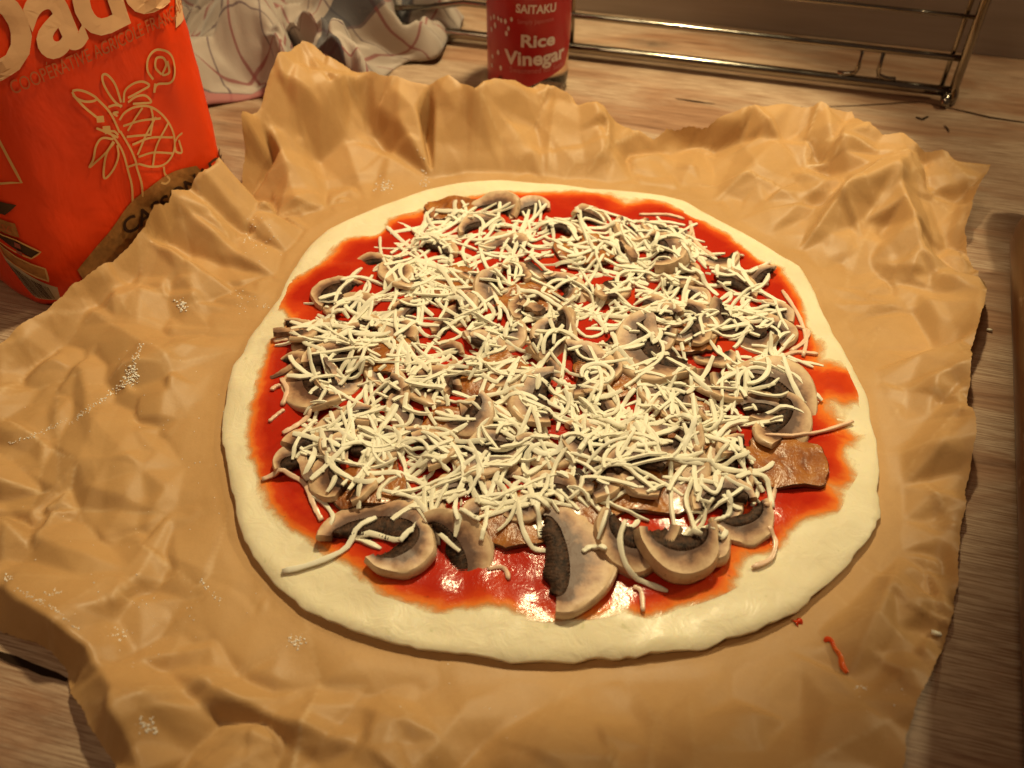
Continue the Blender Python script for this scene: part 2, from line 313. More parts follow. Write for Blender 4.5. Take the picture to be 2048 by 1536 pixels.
GX0, GX1, GY0, GY1, GS = -0.36, 0.36, -0.26, 0.36, 0.001
gx = np.arange(GX0, GX1 + GS, GS); gy = np.arange(GY0, GY1 + GS, GS)
GXX, GYY = np.meshgrid(gx, gy)
def raster(pts, vals):
    r = geometry.delaunay_2d_cdt([Vector(p) for p in pts], [], [], 0, 1e-7)
    V = r[0]; T = r[2]; orig = r[3]
    zv = [vals[o[0]] if o else 0.0 for o in orig]
    Z = np.zeros_like(GXX)
    for tri in T:
        a, b, c = (V[i] for i in tri); za, zb, zc = (zv[i] for i in tri)
        i0 = max(0, int((min(a.x, b.x, c.x) - GX0) / GS)); i1 = min(len(gx) - 1, int((max(a.x, b.x, c.x) - GX0) / GS) + 1)
        j0 = max(0, int((min(a.y, b.y, c.y) - GY0) / GS)); j1 = min(len(gy) - 1, int((max(a.y, b.y, c.y) - GY0) / GS) + 1)
        if i1 < i0 or j1 < j0: continue
        X = GXX[j0:j1 + 1, i0:i1 + 1]; Y = GYY[j0:j1 + 1, i0:i1 + 1]
        den = (b.y - c.y) * (a.x - c.x) + (c.x - b.x) * (a.y - c.y)
        if abs(den) < 1e-14: continue
        l1 = ((b.y - c.y) * (X - c.x) + (c.x - b.x) * (Y - c.y)) / den; l2 = ((c.y - a.y) * (X - c.x) + (a.x - c.x) * (Y - c.y)) / den
        l3 = 1 - l1 - l2; mk_ = (l1 >= -1e-6) & (l2 >= -1e-6) & (l3 >= -1e-6)
        sub = Z[j0:j1 + 1, i0:i1 + 1]; sub[mk_] = (l1 * za + l2 * zb + l3 * zc)[mk_]
    return Z
def blur(Z, n=1):
    for _ in range(n):
        P = np.pad(Z, 1, mode='edge')
        Z = (P[:-2, 1:-1] + P[2:, 1:-1] + P[1:-1, :-2] + P[1:-1, 2:] + 2 * P[1:-1, 1:-1]) / 6
    return Z
pts = []; vals = []
for x, y, z in outline + ctrl: pts.append(W2(x, y, z)); vals.append(z)
for k in range(56):
    a = -math.pi + 2 * math.pi * k / 56; R = float(dough_R(a))
    for f, z in ((0.92, .0006), (1.0, .0006), (1.07, .0008)):
        p = (DC.x + math.cos(a) * R * f, DC.y + math.sin(a) * R * f); pts.append(p); vals.append(z)
pts.append((DC.x, DC.y)); vals.append(.0006)
OP_ = [Vector(W2(*p)) for p in outline]
for i in range(len(OP_)):      # keep the sheet's height right up to its cut edge
    tg = (OP_[(i + 1) % len(OP_)] - OP_[i - 1]).normalized(); nr = Vector((-tg.y, tg.x)); q = OP_[i] + nr * 0.012
    pts.append((q.x, q.y)); vals.append(outline[i][2])
for p in ((-.5, -.4), (.5, -.4), (.5, .6), (-.5, .6)): pts.append(p); vals.append(0.003)
Z0 = blur(raster(pts, vals), 1)
ANG = np.arctan2(GYY - DC.y, GXX - DC.x); RR = np.hypot(GXX - DC.x, GYY - DC.y); DR = RR - dough_R(ANG)   # distance outside the dough
rng = np.random.RandomState(3)
def facets(step, amp, jit=0.45):
    P = []; Vv = []
    for y in np.arange(GY0 - step, GY1 + 2 * step, step):
        for x in np.arange(GX0 - step, GX1 + 2 * step, step):
            P.append((x + rng.uniform(-jit, jit) * step, y + rng.uniform(-jit, jit) * step)); Vv.append(rng.uniform(-1, 1) * amp)
    return raster(P, Vv)
m1 = np.clip((DR - 0.004) / 0.036, 0, 1); m2 = np.clip((DR - 0.002) / 0.025, 0.12, 1); m2[DR < 0] = 0.0
up = np.clip(Z0 / 0.012, 0.85, 1.1)
def crumple(n, amp, rot, stretch):
    P = []; Vv = []; ca, sa = math.cos(rot), math.sin(rot)
    for _ in range(n):
        a_, b_ = rng.uniform(-.62, .62), rng.uniform(-.62, .62) / stretch
        P.append((a_ * ca - b_ * stretch * sa * 1.0, a_ * sa + b_ * stretch * ca)); u_ = rng.uniform(-1, 1); Vv.append(amp * u_ * (0.35 + 0.65 * abs(u_)))
    return raster(P, Vv)
Z1 = crumple(420, 0.0120, .4, 1); Z2 = crumple(1300, 0.0095, 1.0, 1) + 0.9 * crumple(2600, 0.0080, 2.0, 1); Z3 = crumple(9000, 0.0046, 0, 1)
lap = lambda Z: (np.pad(Z, 1, mode='edge')[:-2, 1:-1] + np.pad(Z, 1, mode='edge')[2:, 1:-1] + np.pad(Z, 1, mode='edge')[1:-1, :-2] + np.pad(Z, 1, mode='edge')[1:-1, 2:] - 4 * Z)
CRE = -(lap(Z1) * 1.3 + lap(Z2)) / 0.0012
edge_keep = np.clip(1.0 - Z0 / 0.045, 0.45, 1.0)
ZP = Z0 + (Z1 + 0.0005) * m1 * up * edge_keep + Z2 * (0.14 + 0.86 * m1) * m2 * (0.4 + 0.6 * up) + Z3 * m2 * 0.8
ZP = np.abs(ZP - 0.0006) * np.where(ZP < 0.0006, 0.7, 1.0) + 0.0006
def paper_z(x, y):
    fx = min(max((x - GX0) / GS, 0), len(gx) - 1.001); fy = min(max((y - GY0) / GS, 0), len(gy) - 1.001)
    i, j = int(fx), int(fy); u, v = fx - i, fy - j
    return (ZP[j, i] * (1 - u) + ZP[j, i + 1] * u) * (1 - v) + (ZP[j + 1, i] * (1 - u) + ZP[j + 1, i + 1] * u) * v
# outline: dense, with a fine cut edge
ol = []
OP = [Vector(W2(*p)) for p in outline]; OZ = [p[2] for p in outline]
for i in range(len(OP)):
    a, b = OP[i], OP[(i + 1) % len(OP)]; n = max(1, int((b - a).length / 0.0016))
    for k in range(n):
        q = a.lerp(b, k / n); nr = Vector((-(b - a).y, (b - a).x)).normalized()
        ol.append(q + nr * (0.0011 * vnoise(q.x, q.y, 5, 90) + 0.00012 * (1 if len(ol) % 2 else -1)))
inside_pts = []
OX = np.array([p.x for p in ol]); OY = np.array([p.y for p in ol])
st = 0.00135
cand = []
row = 0
for y in np.arange(OY.min(), OY.max(), st * 0.866):
    xs = []
    for i in range(len(ol)):
        y0, y1 = OY[i - 1], OY[i]
        if (y0 <= y) != (y1 <= y): xs.append(OX[i - 1] + (y - y0) / (y1 - y0) * (OX[i] - OX[i - 1]))
    xs.sort()
    for k in range(0, len(xs) - 1, 2):
        x = xs[k] + 0.0012
        x = math.ceil(x / st) * st + (st / 2 if row % 2 else 0)
        while x < xs[k + 1] - 0.0012:
            cand.append(Vector((x, float(y)))); x += st
    row += 1
cand = [p for p in cand if float(dough_R(math.atan2(p.y - DC.y, p.x - DC.x))) * 0.80 < (p - DC).length or (int(p.x / st) % 4 == 0)]
no = len(ol)
r = geometry.delaunay_2d_cdt(ol + cand, [(i, (i + 1) % no) for i in range(no)], [list(range(no))], 1, 1e-6)
pv = [(p.x, p.y, paper_z(p.x, p.y)) for p in r[0]]
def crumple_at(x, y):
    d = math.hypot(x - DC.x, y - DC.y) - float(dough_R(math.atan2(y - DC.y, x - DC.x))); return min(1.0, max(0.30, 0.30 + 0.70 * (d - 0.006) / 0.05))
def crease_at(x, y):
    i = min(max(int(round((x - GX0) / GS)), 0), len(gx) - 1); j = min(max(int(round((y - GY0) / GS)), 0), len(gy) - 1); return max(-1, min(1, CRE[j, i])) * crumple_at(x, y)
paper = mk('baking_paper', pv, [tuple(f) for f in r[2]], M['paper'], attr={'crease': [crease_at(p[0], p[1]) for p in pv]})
tag(paper, 'crumpled brown sheet of baking paper spread under the pizza', 'baking paper')

# ------------------------------------------------------------------ pizza : dough and sauce
def dough_h(x, y):
    a = math.atan2(y - DC.y, x - DC.x); R = float(dough_R(a)); rr = math.hypot(x - DC.x, y - DC.y); s = rr / R
    if s >= 1: return 0.0
    front = 0.5 - 0.5 * math.sin(a)
    h = 0.0036 + 0.0010 * front + 0.0011 * vnoise(math.cos(a), math.sin(a), 4, 3.6)
    e = (0.0058 + 0.003 * vnoise(math.cos(a), math.sin(a), 14, 5.0)) / R
    prof = 1.0 if s < 1 - e else math.sqrt(max(0.0, 1 - ((s - (1 - e)) / e) ** 2))
    dip = -0.0001 * max(0.0, min(1.0, (0.93 - s) / 0.13))
    lump = 0.0017 * vnoise(x, y, 1, 36) + 0.0007 * vnoise(x, y, 2, 95)
    return (h + dip + lump * min(1, (1 - s) * 14 + .15)) * prof + 0.0008
pizza = empty('pizza', (DC.x, DC.y, 0.0))
tag(pizza, 'raw pizza with pale dough and red tomato sauce on brown baking paper', 'pizza')
NA = 300; ss = [0.0] + [0.06 * k for k in range(1, 13)] + [0.75, 0.78, 0.81, 0.84, 0.87, 0.895, 0.92, 0.935, 0.95, 0.96, 0.97, 0.98, 0.987, 0.993, 0.997, 0.9995]
vs = [(0, 0, dough_h(DC.x, DC.y))]; fs = []
for s in ss[1:]:
    for k in range(NA):
        a = -math.pi + 2 * math.pi * k / NA; R = float(dough_R(a)) + 0.0014 * vnoise(math.cos(a) * 2, math.sin(a) * 2, 3, 6) + 0.0007 * vnoise(math.cos(a), math.sin(a), 6, 45)
        x = math.cos(a) * R * s; y = math.sin(a) * R * s
        # fold-like wobble of the rim
        vs.append((x, y, dough_h(DC.x + x * 0.99, DC.y + y * 0.99)))
nb = len(ss) - 1
for k in range(NA): fs.append((0, 1 + k, 1 + (k + 1) % NA))
for q in range(nb - 1):
    for k in range(NA):
        a, b = 1 + q * NA + k, 1 + q * NA + (k + 1) % NA; fs.append((a, a + NA, b + NA, b))
base = 1 + (nb - 1) * NA; lb = len(vs)
for k in range(NA):
    x, y, z = vs[base + k]; vs.append((x * 0.992, y * 0.992, 0.0007))
for k in range(NA):
    a, b = base + k, base + (k + 1) % NA; fs.append((a, lb + k, lb + (k + 1) % NA, b))
mk('dough', vs, fs, M['dough'], pizza)
sauce_px = [(562, 590), (580, 562), (612, 548), (645, 530), (668, 505), (700, 478), (745, 462), (772, 440), (832, 428), (868, 406), (940, 392), (1000, 384), (1090, 384), (1180, 386), (1260, 392), (1330, 404), (1386, 436), (1440, 462), (1500, 498), (1562, 530), (1590, 575), (1606, 620), (1612, 655), (1650, 695), (1702, 738), (1727, 790), (1726, 860), (1704, 905), (1690, 950), (1660, 1000), (1615, 1055), (1565, 1098), (1505, 1138), (1430, 1172), (1340, 1196), (1295, 1214), (1245, 1206), (1190, 1216), (1090, 1222), (1000, 1212), (940, 1196), (860, 1202), (825, 1186), (760, 1164), (700, 1120), (650, 1080), (590, 1052), (542, 1012), (518, 950), (508, 900), (503, 830), (526, 760), (532, 700), (542, 676), (560, 640)]
S2 = [Vector(W2(x, y, 0.0065)) for x, y in sauce_px]
sang = np.array([math.atan2(p.y - DC.y, p.x - DC.x) for p in S2]); srad = np.array([(p - DC).length for p in S2])
od = np.argsort(sang); sang = sang[od]; srad = srad[od]
sang = np.concatenate([sang[-3:] - 2 * math.pi, sang, sang[:3] + 2 * math.pi]); srad = np.concatenate([srad[-3:], srad, srad[:3]])
def sauce_R(a): return float(np.interp(a, sang, srad))
thin = [(1660, 810, 80), (1700, 830, 60), (1590, 1060, 70), (1500, 1110, 50), (560, 640, 55), (750, 455, 40), (1540, 500, 50), (1480, 1000, 30), (900, 420, 60), (1640, 720, 50), (1690, 900, 50), (1640, 960, 40), (1420, 1110, 40), (1250, 405, 50)]
thinw = [(Vector(W2(x, y, .006)), r_ * 0.000235) for x, y, r_ in thin]
vs = []; fs = []; att = []
ss = [0.0, .3, .5, .6, .68, .74, .79, .83, .86, .89, .915, .935, .95, .965, .978, .99, 1.0]
for s in ss:
    for k in range(NA):
        a = -math.pi + 2 * math.pi * k / NA; R = sauce_R(a) + 0.0016 * vnoise(math.cos(a), math.sin(a), 9, 9) + 0.0042
        x = math.cos(a) * R * s; y = math.sin(a) * R * s; wx, wy = DC.x + x, DC.y + y
        th = min(1.0, ((1 - s) * R / 0.011) ** 1.1) * 0.97
        for c_, rr_ in thinw:
            d = (Vector((wx, wy)) - c_).length / rr_
            th -= 0.62 * math.exp(-d * d * 1.6)
        th = max(-0.2, th); att.append(th)
        vs.append((x, y, dough_h(wx, wy) + 0.0002 + 0.0009 * max(0, min(1, th)) * (0.7 + 0.6 * vnoise(wx, wy, 7, 70)) * min(1, (1 - s) * R / 0.004)))
for q in range(len(ss) - 1):
    for k in range(NA):
        a, b = q * NA + k, q * NA + (k + 1) % NA; fs.append((a, a + NA, b + NA, b))
mk('sauce', vs, fs, M['sauce'], pizza, attr={'thick': att})

# ------------------------------------------------------------------ topping height field
TS = 0.001; TN = 380; TX0, TY0 = -0.18, -0.19
TH = np.zeros((TN, TN))
for j in range(TN):
    for i in range(TN):
        TH[j, i] = 0.0
tx = TX0 + np.arange(TN) * TS; ty = TY0 + np.arange(TN) * TS
for j in range(0, TN, 2):
    for i in range(0, TN, 2):
        h = dough_h(tx[i], ty[j]); TH[j:j + 2, i:i + 2] = h + 0.0008 if h else 0.001
def th_at(x, y):
    i = int(round((x - TX0) / TS)); j = int(round((y - TY0) / TS))
    return TH[j, i] if 0 <= i < TN and 0 <= j < TN else 0.001
def stamp(poly_pts, zs=None, rad=1):
    for q, (x, y) in enumerate(poly_pts):
        i = int(round((x - TX0) / TS)); j = int(round((y - TY0) / TS)); z = zs[q]
        i0, i1, j0, j1 = max(0, i - rad), min(TN, i + rad + 1), max(0, j - rad), min(TN, j + rad + 1)
        TH[j0:j1, i0:i1] = np.maximum(TH[j0:j1, i0:i1], z)

def sweep(path, cross, attrf=None):
    """path: list of (origin, xdir, ydir); cross(i)->list of (a,b); closed section, capped ends"""
    vs = []; fs = []
    n = None
    for i, (o, xd, yd) in enumerate(path):
        cs = cross(i); n = len(cs)
        for a, b in cs: vs.append(o + xd * a + yd * b)
    for i in range(len(path) - 1):
        for k in range(n):
            a, b = i * n + k, i * n + (k + 1) % n; fs.append((a, b, b + n, a + n))
    fs.append(tuple(reversed(range(n)))); fs.append(tuple(range((len(path) - 1) * n, len(path) * n)))
    return vs, fs

LM = [('the brown cap on the rim', 1000, 392), ('the narrow dark slice by the rim', 1190, 420), ('the pale rounded cap', 1345, 498), ('the black gilled slice beside the bag', 660, 560), ('the broad brown cap slice', 612, 765),
 ('the curled hollow brown slice', 985, 572), ('the mauve cap rim', 1110, 668), ('the cream slice with tiny curl', 1062, 792), ('the large cream slice', 1290, 700), ('the long tan cap strip', 1478, 648), ('the big mauve arching slice', 1562, 752),
 ('the bare glossy brown slab', 1578, 915), ('the sauce stained cap curve', 968, 905), ('the looped cheese tangle', 1440, 985), ('the big pinkish cap slice', 760, 1018), ('the upright frayed slice', 930, 1075), ('the largest long slice', 1160, 1098), ('the thick wrinkled cap chunk', 1360, 1098), ('the pale stem piece', 600, 900)]
LMW = [(n_, Vector(W2(x, y, .012))) for n_, x, y in LM]
def near(x, y):
    p = Vector((x, y)); return min(LMW, key=lambda q: (q[1] - p).length)[0]
# dense region of the cheese in the photograph, as px polygon
cheese_px = [(600, 640), (640, 570), (720, 500), (820, 430), (930, 400), (1050, 410), (1160, 400), (1260, 425), (1370, 440), (1440, 500), (1520, 530), (1560, 600), (1590, 680), (1590, 760), (1560, 850), (1540, 920), (1500, 985), (1440, 1060), (1360, 1030), (1280, 1000), (1190, 1000), (1090, 1010), (1010, 1020), (960, 1060), (880, 1060), (830, 1000), (740, 960), (680, 960), (620, 930), (590, 870), (640, 800), (590, 720)]
CP = [Vector(W2(x, y, .012)) for x, y in cheese_px]
def in_poly(p, P):
    c_ = False; j = len(P) - 1
    for i in range(len(P)):
        if ((P[i].y > p[1]) != (P[j].y > p[1])) and (p[0] < (P[j].x - P[i].x) * (p[1] - P[i].y) / (P[j].y - P[i].y) + P[i].x): c_ = not c_
        j = i
    return c_
# ---- glazed vegetable slices under the mushrooms
def slab(px, py, w_, d_, yaw, seed, label, lift=0.0):
    rr = random.Random(seed); o = empty('grilled_slice')
    x, y = W2(px, py, 0.010)
    n = 36; t_ = 0.0030; vs = []; fs = []; fm = []
    prof = []
    for k in range(n):
        a = 2 * math.pi * k / n; e = 0.55 + .25 * rr.random()
        c_, s_ = math.cos(a), math.sin(a)
        prof.append((math.copysign(abs(c_) ** e, c_) * w_ / 2 * (1 + .22 * vnoise(c_, s_, seed, 1.9)), math.copysign(abs(s_) ** e, s_) * d_ / 2 * (1 + .22 * vnoise(c_, s_, seed + 9, 1.9))))
    rings = [(0.0, t_), (0.35, t_), (0.7, t_), (0.9, t_), (0.97, t_ * .93), (1.0, t_ * .72), (1.0, t_ * .3), (0.97, 0.0)]
    vs.append((0, 0, t_ + .0006 * vnoise(0, 0, seed, 60)))
    ca, sa = math.cos(yaw), math.sin(yaw)
    def wave(a, b): return 0.0013 * vnoise(a, b, seed, 75) + 0.0009 * math.sin(a * 330 + seed) * (0.4 + abs(b) / d_)
    for f, z in rings[1:]:
        for a, b in prof: vs.append((a * f, b * f, z + wave(a * f, b * f)))
    for k in range(n): fs.append((0, 1 + k, 1 + (k + 1) % n)); fm.append(0)
    for q in range(len(rings) - 2):
        for k in range(n):
            a, b = 1 + q * n + k, 1 + q * n + (k + 1) % n; fs.append((a, a + n, b + n, b)); fm.append(0 if q < 3 else 1)
    fs.append(tuple(reversed(range(1 + (len(rings) - 2) * n, 1 + (len(rings) - 1) * n)))); fm.append(1)
    hs = [th_at(x + a * ca - b * sa, y + a * sa + b * ca) for a, b in prof]
    z0 = sum(hs) / len(hs) - 0.0006 + lift
    o.location = (x, y, z0); o.rotation_euler = (0, 0, yaw)
    half = len(fs)
    top = [i for i in range(half) if fm[i] == 0]; rim = [i for i in range(half) if fm[i] == 1]
    mk('glazed_flesh', vs, [fs[i] for i in top], M['glaze'], o); mk('browned_edge', vs, [fs[i] for i in rim], M['glaze_skin'], o)
    for ob in o.children:
        bm = bmesh.new(); bm.from_mesh(ob.data); bmesh.ops.delete(bm, geom=[v_ for v_ in bm.verts if not v_.link_faces], context='VERTS'); bm.to_mesh(ob.data); bm.free()
    g = []; zz = []
    for a in np.arange(-w_ / 2, w_ / 2, .001):
        for b in np.arange(-d_ / 2, d_ / 2, .001): g.append((x + a * ca - b * sa, y + a * sa + b * ca)); zz.append(z0 + t_ + wave(a, b))
    stamp(g, zz, 0)
    if not isinstance(label, str): label = 'glossy brown grilled vegetable slice under cheese near ' + near(x, y)
    tag(o, label, 'vegetable slice', 'glazed grilled vegetable slices under the mushrooms')
slab(1578, 915, .034, .026, -0.06, 1, 'large glossy brown grilled vegetable slice with bare wavy edge on the red sauce')
for i, (px, py, a, b, yw) in enumerate([(1032, 1030, .030, .026, .1), (735, 960, .030, .022, .3), (985, 745, .034, .026, .5), (1215, 740, .030, .030, .2), (1372, 655, .030, .028, -.4), (1170, 490, .032, .026, .1),
        (1060, 590, .032, .026, .6), (1300, 970, .036, .024, -.2), (1380, 850, .034, .026, .5), (920, 845, .032, .024, .2), (760, 700, .030, .026, -.3), (900, 560, .030, .026, .3), (900, 405, .028, .018, .2), (1180, 1000, .03, .022, 0.4), (1290, 880, .03, .024, 0)]):
    slab(px, py, a, b, yw, 20 + i, (px, py))

# ---- mushroom slices
def mushroom(px, py, w_, dome, label, thick=0.0034, tilt=0.0, roll=0.0, stem=True, seed=0, span=(-8, 188), gil=1.0, lift=0.0, hh=0.52):
    rr = random.Random(seed * 31 + 5); o = empty('mushroom_slice')
    R = w_ / 2; h = w_ * hh * rr.uniform(.95, 1.1); band = w_ * rr.uniform(.135, .17)
    a0, a1 = math.radians(span[0]), math.radians(span[1]); n = 30
    shr = rr.uniform(-.22, .22)
    bend = rr.uniform(-6, 9); tw = rr.uniform(-5, 5)
    def dz(x, y): return bend * x * x + tw * x * y + 0.0007 * vnoise(x, y, seed, 120)
    def oc(a):   # outer curve
        return Vector((R * math.cos(a) * (1 + .09 * vnoise(math.cos(a), math.sin(a), seed, 2.2)), h * math.sin(a) * (1 + .10 * vnoise(math.cos(a), math.sin(a), seed + 40, 1.8)) + shr * R * math.cos(a), 0))
    def ic(a, f=1.0):
        return Vector(((R - band * 0.8 * f) * math.cos(a), (h - band * 1.9 * f) * math.sin(a) - w_ * 0.02 * f + shr * R * math.cos(a), 0))
    Zx = Vector((0, 0, 1))
    # cap flesh
    vs = []; fs = []; fm = []; at = []
    rad_st = [0, .08, .3, .55, .8, 1.0]; m = 0
    th = thick
    for i in range(n + 1):
        a = a0 + (a1 - a0) * i / n; po, pi = oc(a), ic(a)
        sec = []
        for f in rad_st:   # top, from outer to inner
            p = po.lerp(pi, f); z = th * (0.86 if f == 0 else 1.0) + (.0004 * vnoise(p.x, p.y, seed + 3, 300) if f else 0)
            sec.append((p.x, p.y, z, f))
        sec.append((pi.x, pi.y, th * 0.06, 1.0)); p = po.lerp(pi, .12); sec.append((p.x, p.y, 0, 0.1)); q = po + (po - pi).normalized() * th * 0.10; sec.append((q.x, q.y, th * .25, 0)); sec.append((q.x + .3 * (q.x - po.x), q.y + .3 * (q.y - po.y), th * .52, 0))
        m = len(sec)
        for x, y, z, f in sec: vs.append((x, y, z + dz(x, y))); at.append(f)
    for i in range(n):
        for k in range(m):
            a, b = i * m + k, i * m + (k + 1) % m; fs.append((a, a + m, b + m, b)); fm.append(1 if k >= m - 3 or k == 0 else 0)
    fs.append(tuple(range(m))); fm.append(0); fs.append(tuple(reversed(range(n * m, n * m + m)))); fm.append(0)
    mk('cap', vs, fs, [M['flesh'], M['skin']], o, attr={'depth': at}, fmat=fm).data.set_sharp_from_angle(angle=math.radians(38))
    # gills : two dark crescents below the cap
    sw = w_ * rr.uniform(.09, .13)
    vs = []; fs = []; ng = 64
    g0, g1 = math.radians(max(4, span[0] + 2)), math.radians(min(176, span[1] - 2)); m = 5
    for i in range(ng + 1):
        a = g0 + (g1 - g0) * i / ng; pi = ic(a, 0.92)
        lo = Vector((pi.x * 0.84, pi.y * (1 - 0.66 * gil) - w_ * .06 + w_ * .05 * vnoise(a, seed, 0, 2.3), 0)); rdg = 0.00035 * (1 if i % 2 else -1)
        for f, z in ((0, th * .90), (.5, th * .88), (1.0, th * .70), (1.0, th * .05), (0, th * .05)):
            p = pi.lerp(lo, f); vs.append((p.x, p.y, z + (rdg if z > th * .5 else 0) + dz(p.x, p.y)))
    for i in range(ng):
        for k in range(m):
            a, b = i * m + k, i * m + (k + 1) % m; fs.append((a, b, b + m, a + m))
    fs.append(tuple(range(m))); fs.append(tuple(range(ng * m, ng * m + m)))
    g_ = mk('gills', vs, fs, M['gills'], o); fix_normals(g_)
    if stem:
        L = w_ * rr.uniform(.34, .5); cr = rr.uniform(-.25, .25); vs = []; fs = []; at = []; ns = 8
        for i in range(ns + 1):
            f = i / ns; yy = (h - band * 1.6) - f * (h - band * 1.6 + L); xx = cr * L * f * f; wd = sw * (1.15 - .25 * math.sin(f * math.pi) + .12 * f)
            if i >= ns - 1: wd *= .92 if i == ns - 1 else .6
            for a, b in ((-1, .5), (-.92, .96), (0, 1.0), (.92, .96), (1, .5), (.8, 0.02), (-.8, 0.02)):
                x = xx + a * wd * (1 + .3 * vnoise(a, f * 3, seed, 2)); vs.append((x, yy, b * th * 1.02 + dz(x, yy) + .0006 * vnoise(x, yy, seed + 5, 260))); at.append(.30 + .45 * f + .2 * vnoise(x, yy, seed, 200))
        m = 7
        for i in range(ns):
            for k in range(m):
                a, b = i * m + k, i * m + (k + 1) % m; fs.append((a, b, b + m, a + m))
        fs.append(tuple(range(m))); fs.append(tuple(range(ns * m, ns * m + m)))
        s_ = mk('stem', vs, fs, M['flesh'], o, attr={'depth': at}); fix_normals(s_); s_.data.set_sharp_from_angle(angle=math.radians(38))
    x, y = W2(px, py, 0.012)
    yaw = math.radians(dome - 90)
    rot = Matrix.Rotation(yaw, 3, 'Z') @ Matrix.Rotation(tilt, 3, 'X') @ Matrix.Rotation(roll, 3, 'Y')
    # centre of the visible piece
    cen = rot @ Vector((0, h * 0.42, 0))
    sam = []
    for i in range(0, n + 1, 2):
        a = a0 + (a1 - a0) * i / n
        for p in (oc(a), ic(a)): sam.append(rot @ Vector((p.x, p.y, 0 + dz(p.x, p.y))) - Vector((cen.x, cen.y, 0)))
    need = sorted([th_at(x + s.x, y + s.y) - s.z for s in sam])
    z0 = need[int(len(need) * .45)] - 0.0005 + lift
    o.location = (x - cen.x, y - cen.y, z0); o.rotation_euler = rot.to_euler()
    g = []; zz = []
    st_ = .0009
    for a in np.arange(-R, R, st_):
        for b in np.arange(0, h, st_):
            if (a / R) ** 2 + (b / h) ** 2 < 1:
                p = rot @ Vector((a, b, th + dz(a, b))); g.append((x - cen.x + p.x, y - cen.y + p.y)); zz.append(z0 + p.z)
    stamp(g, zz, 0)
    tag(o, label, 'mushroom slice', 'sliced mushrooms on the pizza')
    return o
rm = random.Random(11)
# hidden or half hidden pieces first (px, py, width, dome direction)
for i, (px, py, w_, dm) in enumerate([(1225, 560, .030, -60), (1060, 520, .026, 200), (880, 475, .026, 60), (800, 535, .034, 215), (905, 620, .028, 120), (800, 640, .030, 200), (680, 700, .032, 80), (625, 660, .030, 150), (820, 820, .028, 250),
        (720, 880, .03, 80), (870, 880, .028, 20), (1000, 870, .03, 100), (955, 825, .036, 85), (1100, 890, .028, 260), (1060, 790, .032, 170), (1190, 860, .026, 40), (1340, 890, .034, -70), (1270, 915, .030, 100), (1210, 935, .030, 20), (1460, 905, .028, 160),
        (1440, 960, .030, 40), (1510, 790, .028, 100), (1420, 750, .030, 190), (1380, 560, .030, 60), (1300, 620, .028, 120), (1460, 540, .032, 70), (1140, 560, .028, 30), (1000, 660, .028, 300), (860, 740, .028, 90), (1100, 640, .034, -55), (700, 590, .028, 100), (1330, 780, .030, 200),
        (1560, 640, .026, 20), (930, 960, .028, 100), (780, 770, .026, 330), (660, 940, .028, 200), (1090, 960, .028, 80), (1010, 470, .028, 100), (1250, 470, .026, 110), (1130, 440, .026, 60), (960, 430, .026, 100), (1400, 640, .03, -20)]):
    mushroom(px, py, w_, dm, 'dark gilled mushroom slice under cheese near ' + near(*W2(px, py, .012)), seed=100 + i, tilt=rm.uniform(-.22, .22), roll=rm.uniform(-.22, .22), stem=rm.random() < .06, thick=rm.uniform(.0026, .0038), gil=rm.uniform(.4, 1.2), span=rm.choice(((-8, 188), (-8, 120), (60, 188), (20, 160))))
fill = []
for _ in range(4000):
    p_ = (rm.uniform(580, 1600), rm.uniform(410, 1010))
    if not in_poly(W2(*p_, .012), CP): continue
    if any(math.hypot(p_[0] - q_[0], (p_[1] - q_[1]) * 1.3) < 78 for q_ in fill): continue
    fill.append(p_)
fill.sort(key=lambda q_: -q_[1])
for i, (px, py) in enumerate(fill[:70]):
    mushroom(px, py, rm.uniform(.017, .026), rm.uniform(0, 360), 'small mushroom slice in the cheese bed near ' + near(*W2(px, py, .012)), seed=300 + i, tilt=rm.uniform(-.3, .3), roll=rm.uniform(-.3, .3), stem=rm.random() < .12,
             thick=rm.uniform(.0020, .0032), gil=rm.uniform(.25, 1.2), span=rm.choice(((-8, 188), (-8, 110), (70, 188), (20, 160), (0, 140))))
# clearly seen ones
def mu(*a, **k): return mushroom(*a, **k)
mu(1000, 392, .027, 60, 'brown mushroom cap slice resting on the dough rim nearest the bottle', seed=1, tilt=.5, thick=.0045, stem=False)
mu(1056, 396, .024, 100, 'small dark gilled mushroom slice beside the brown cap at the far dough rim', seed=2, tilt=.2, stem=False)
mu(1190, 420, .026, 70, 'narrow dark edged mushroom slice lying across bare red sauce behind the cheese heap', seed=3, roll=.5, stem=False)
mu(1265, 455, .024, 240, 'small reddish brown mushroom piece between two cheese strands near the far rim', seed=4, thick=.006, stem=False)
mu(1330, 452, .028, 250, 'dark mushroom slice lying under three parallel cheese strands near the rim', seed=5, stem=False)
mu(1345, 498, .030, -10, 'pale tan rounded mushroom cap lying behind the dark slice on the sauce', seed=6, thick=.008, tilt=.2, stem=False)
mu(660, 560, .026, 140, 'mushroom slice with black gills against the red sauce patch beside the bag', seed=7, stem=False, gil=1.6)
mu(612, 765, .036, 200, 'broad brown mushroom cap slice overhanging red sauce at the side nearest the bag', seed=8, tilt=-.2, roll=.15, stem=False)
mu(672, 845, .030, 170, 'tan mushroom slice with black gills next to the broad brown cap slice', seed=9, stem=False)
mu(600, 900, .024, 110, 'pale mushroom stem piece with dark gills on the sauce next to the bare dough rim', seed=10, stem=True)
mu(985, 572, .032, 190, 'curled brown mushroom slice with dark hollow in the midst of the cheese', seed=12, roll=-.4, tilt=.1)
mu(1110, 668, .030, -45, 'mauve mushroom cap rim poking up through the cheese', seed=13, tilt=-.7, thick=.0045, stem=False)
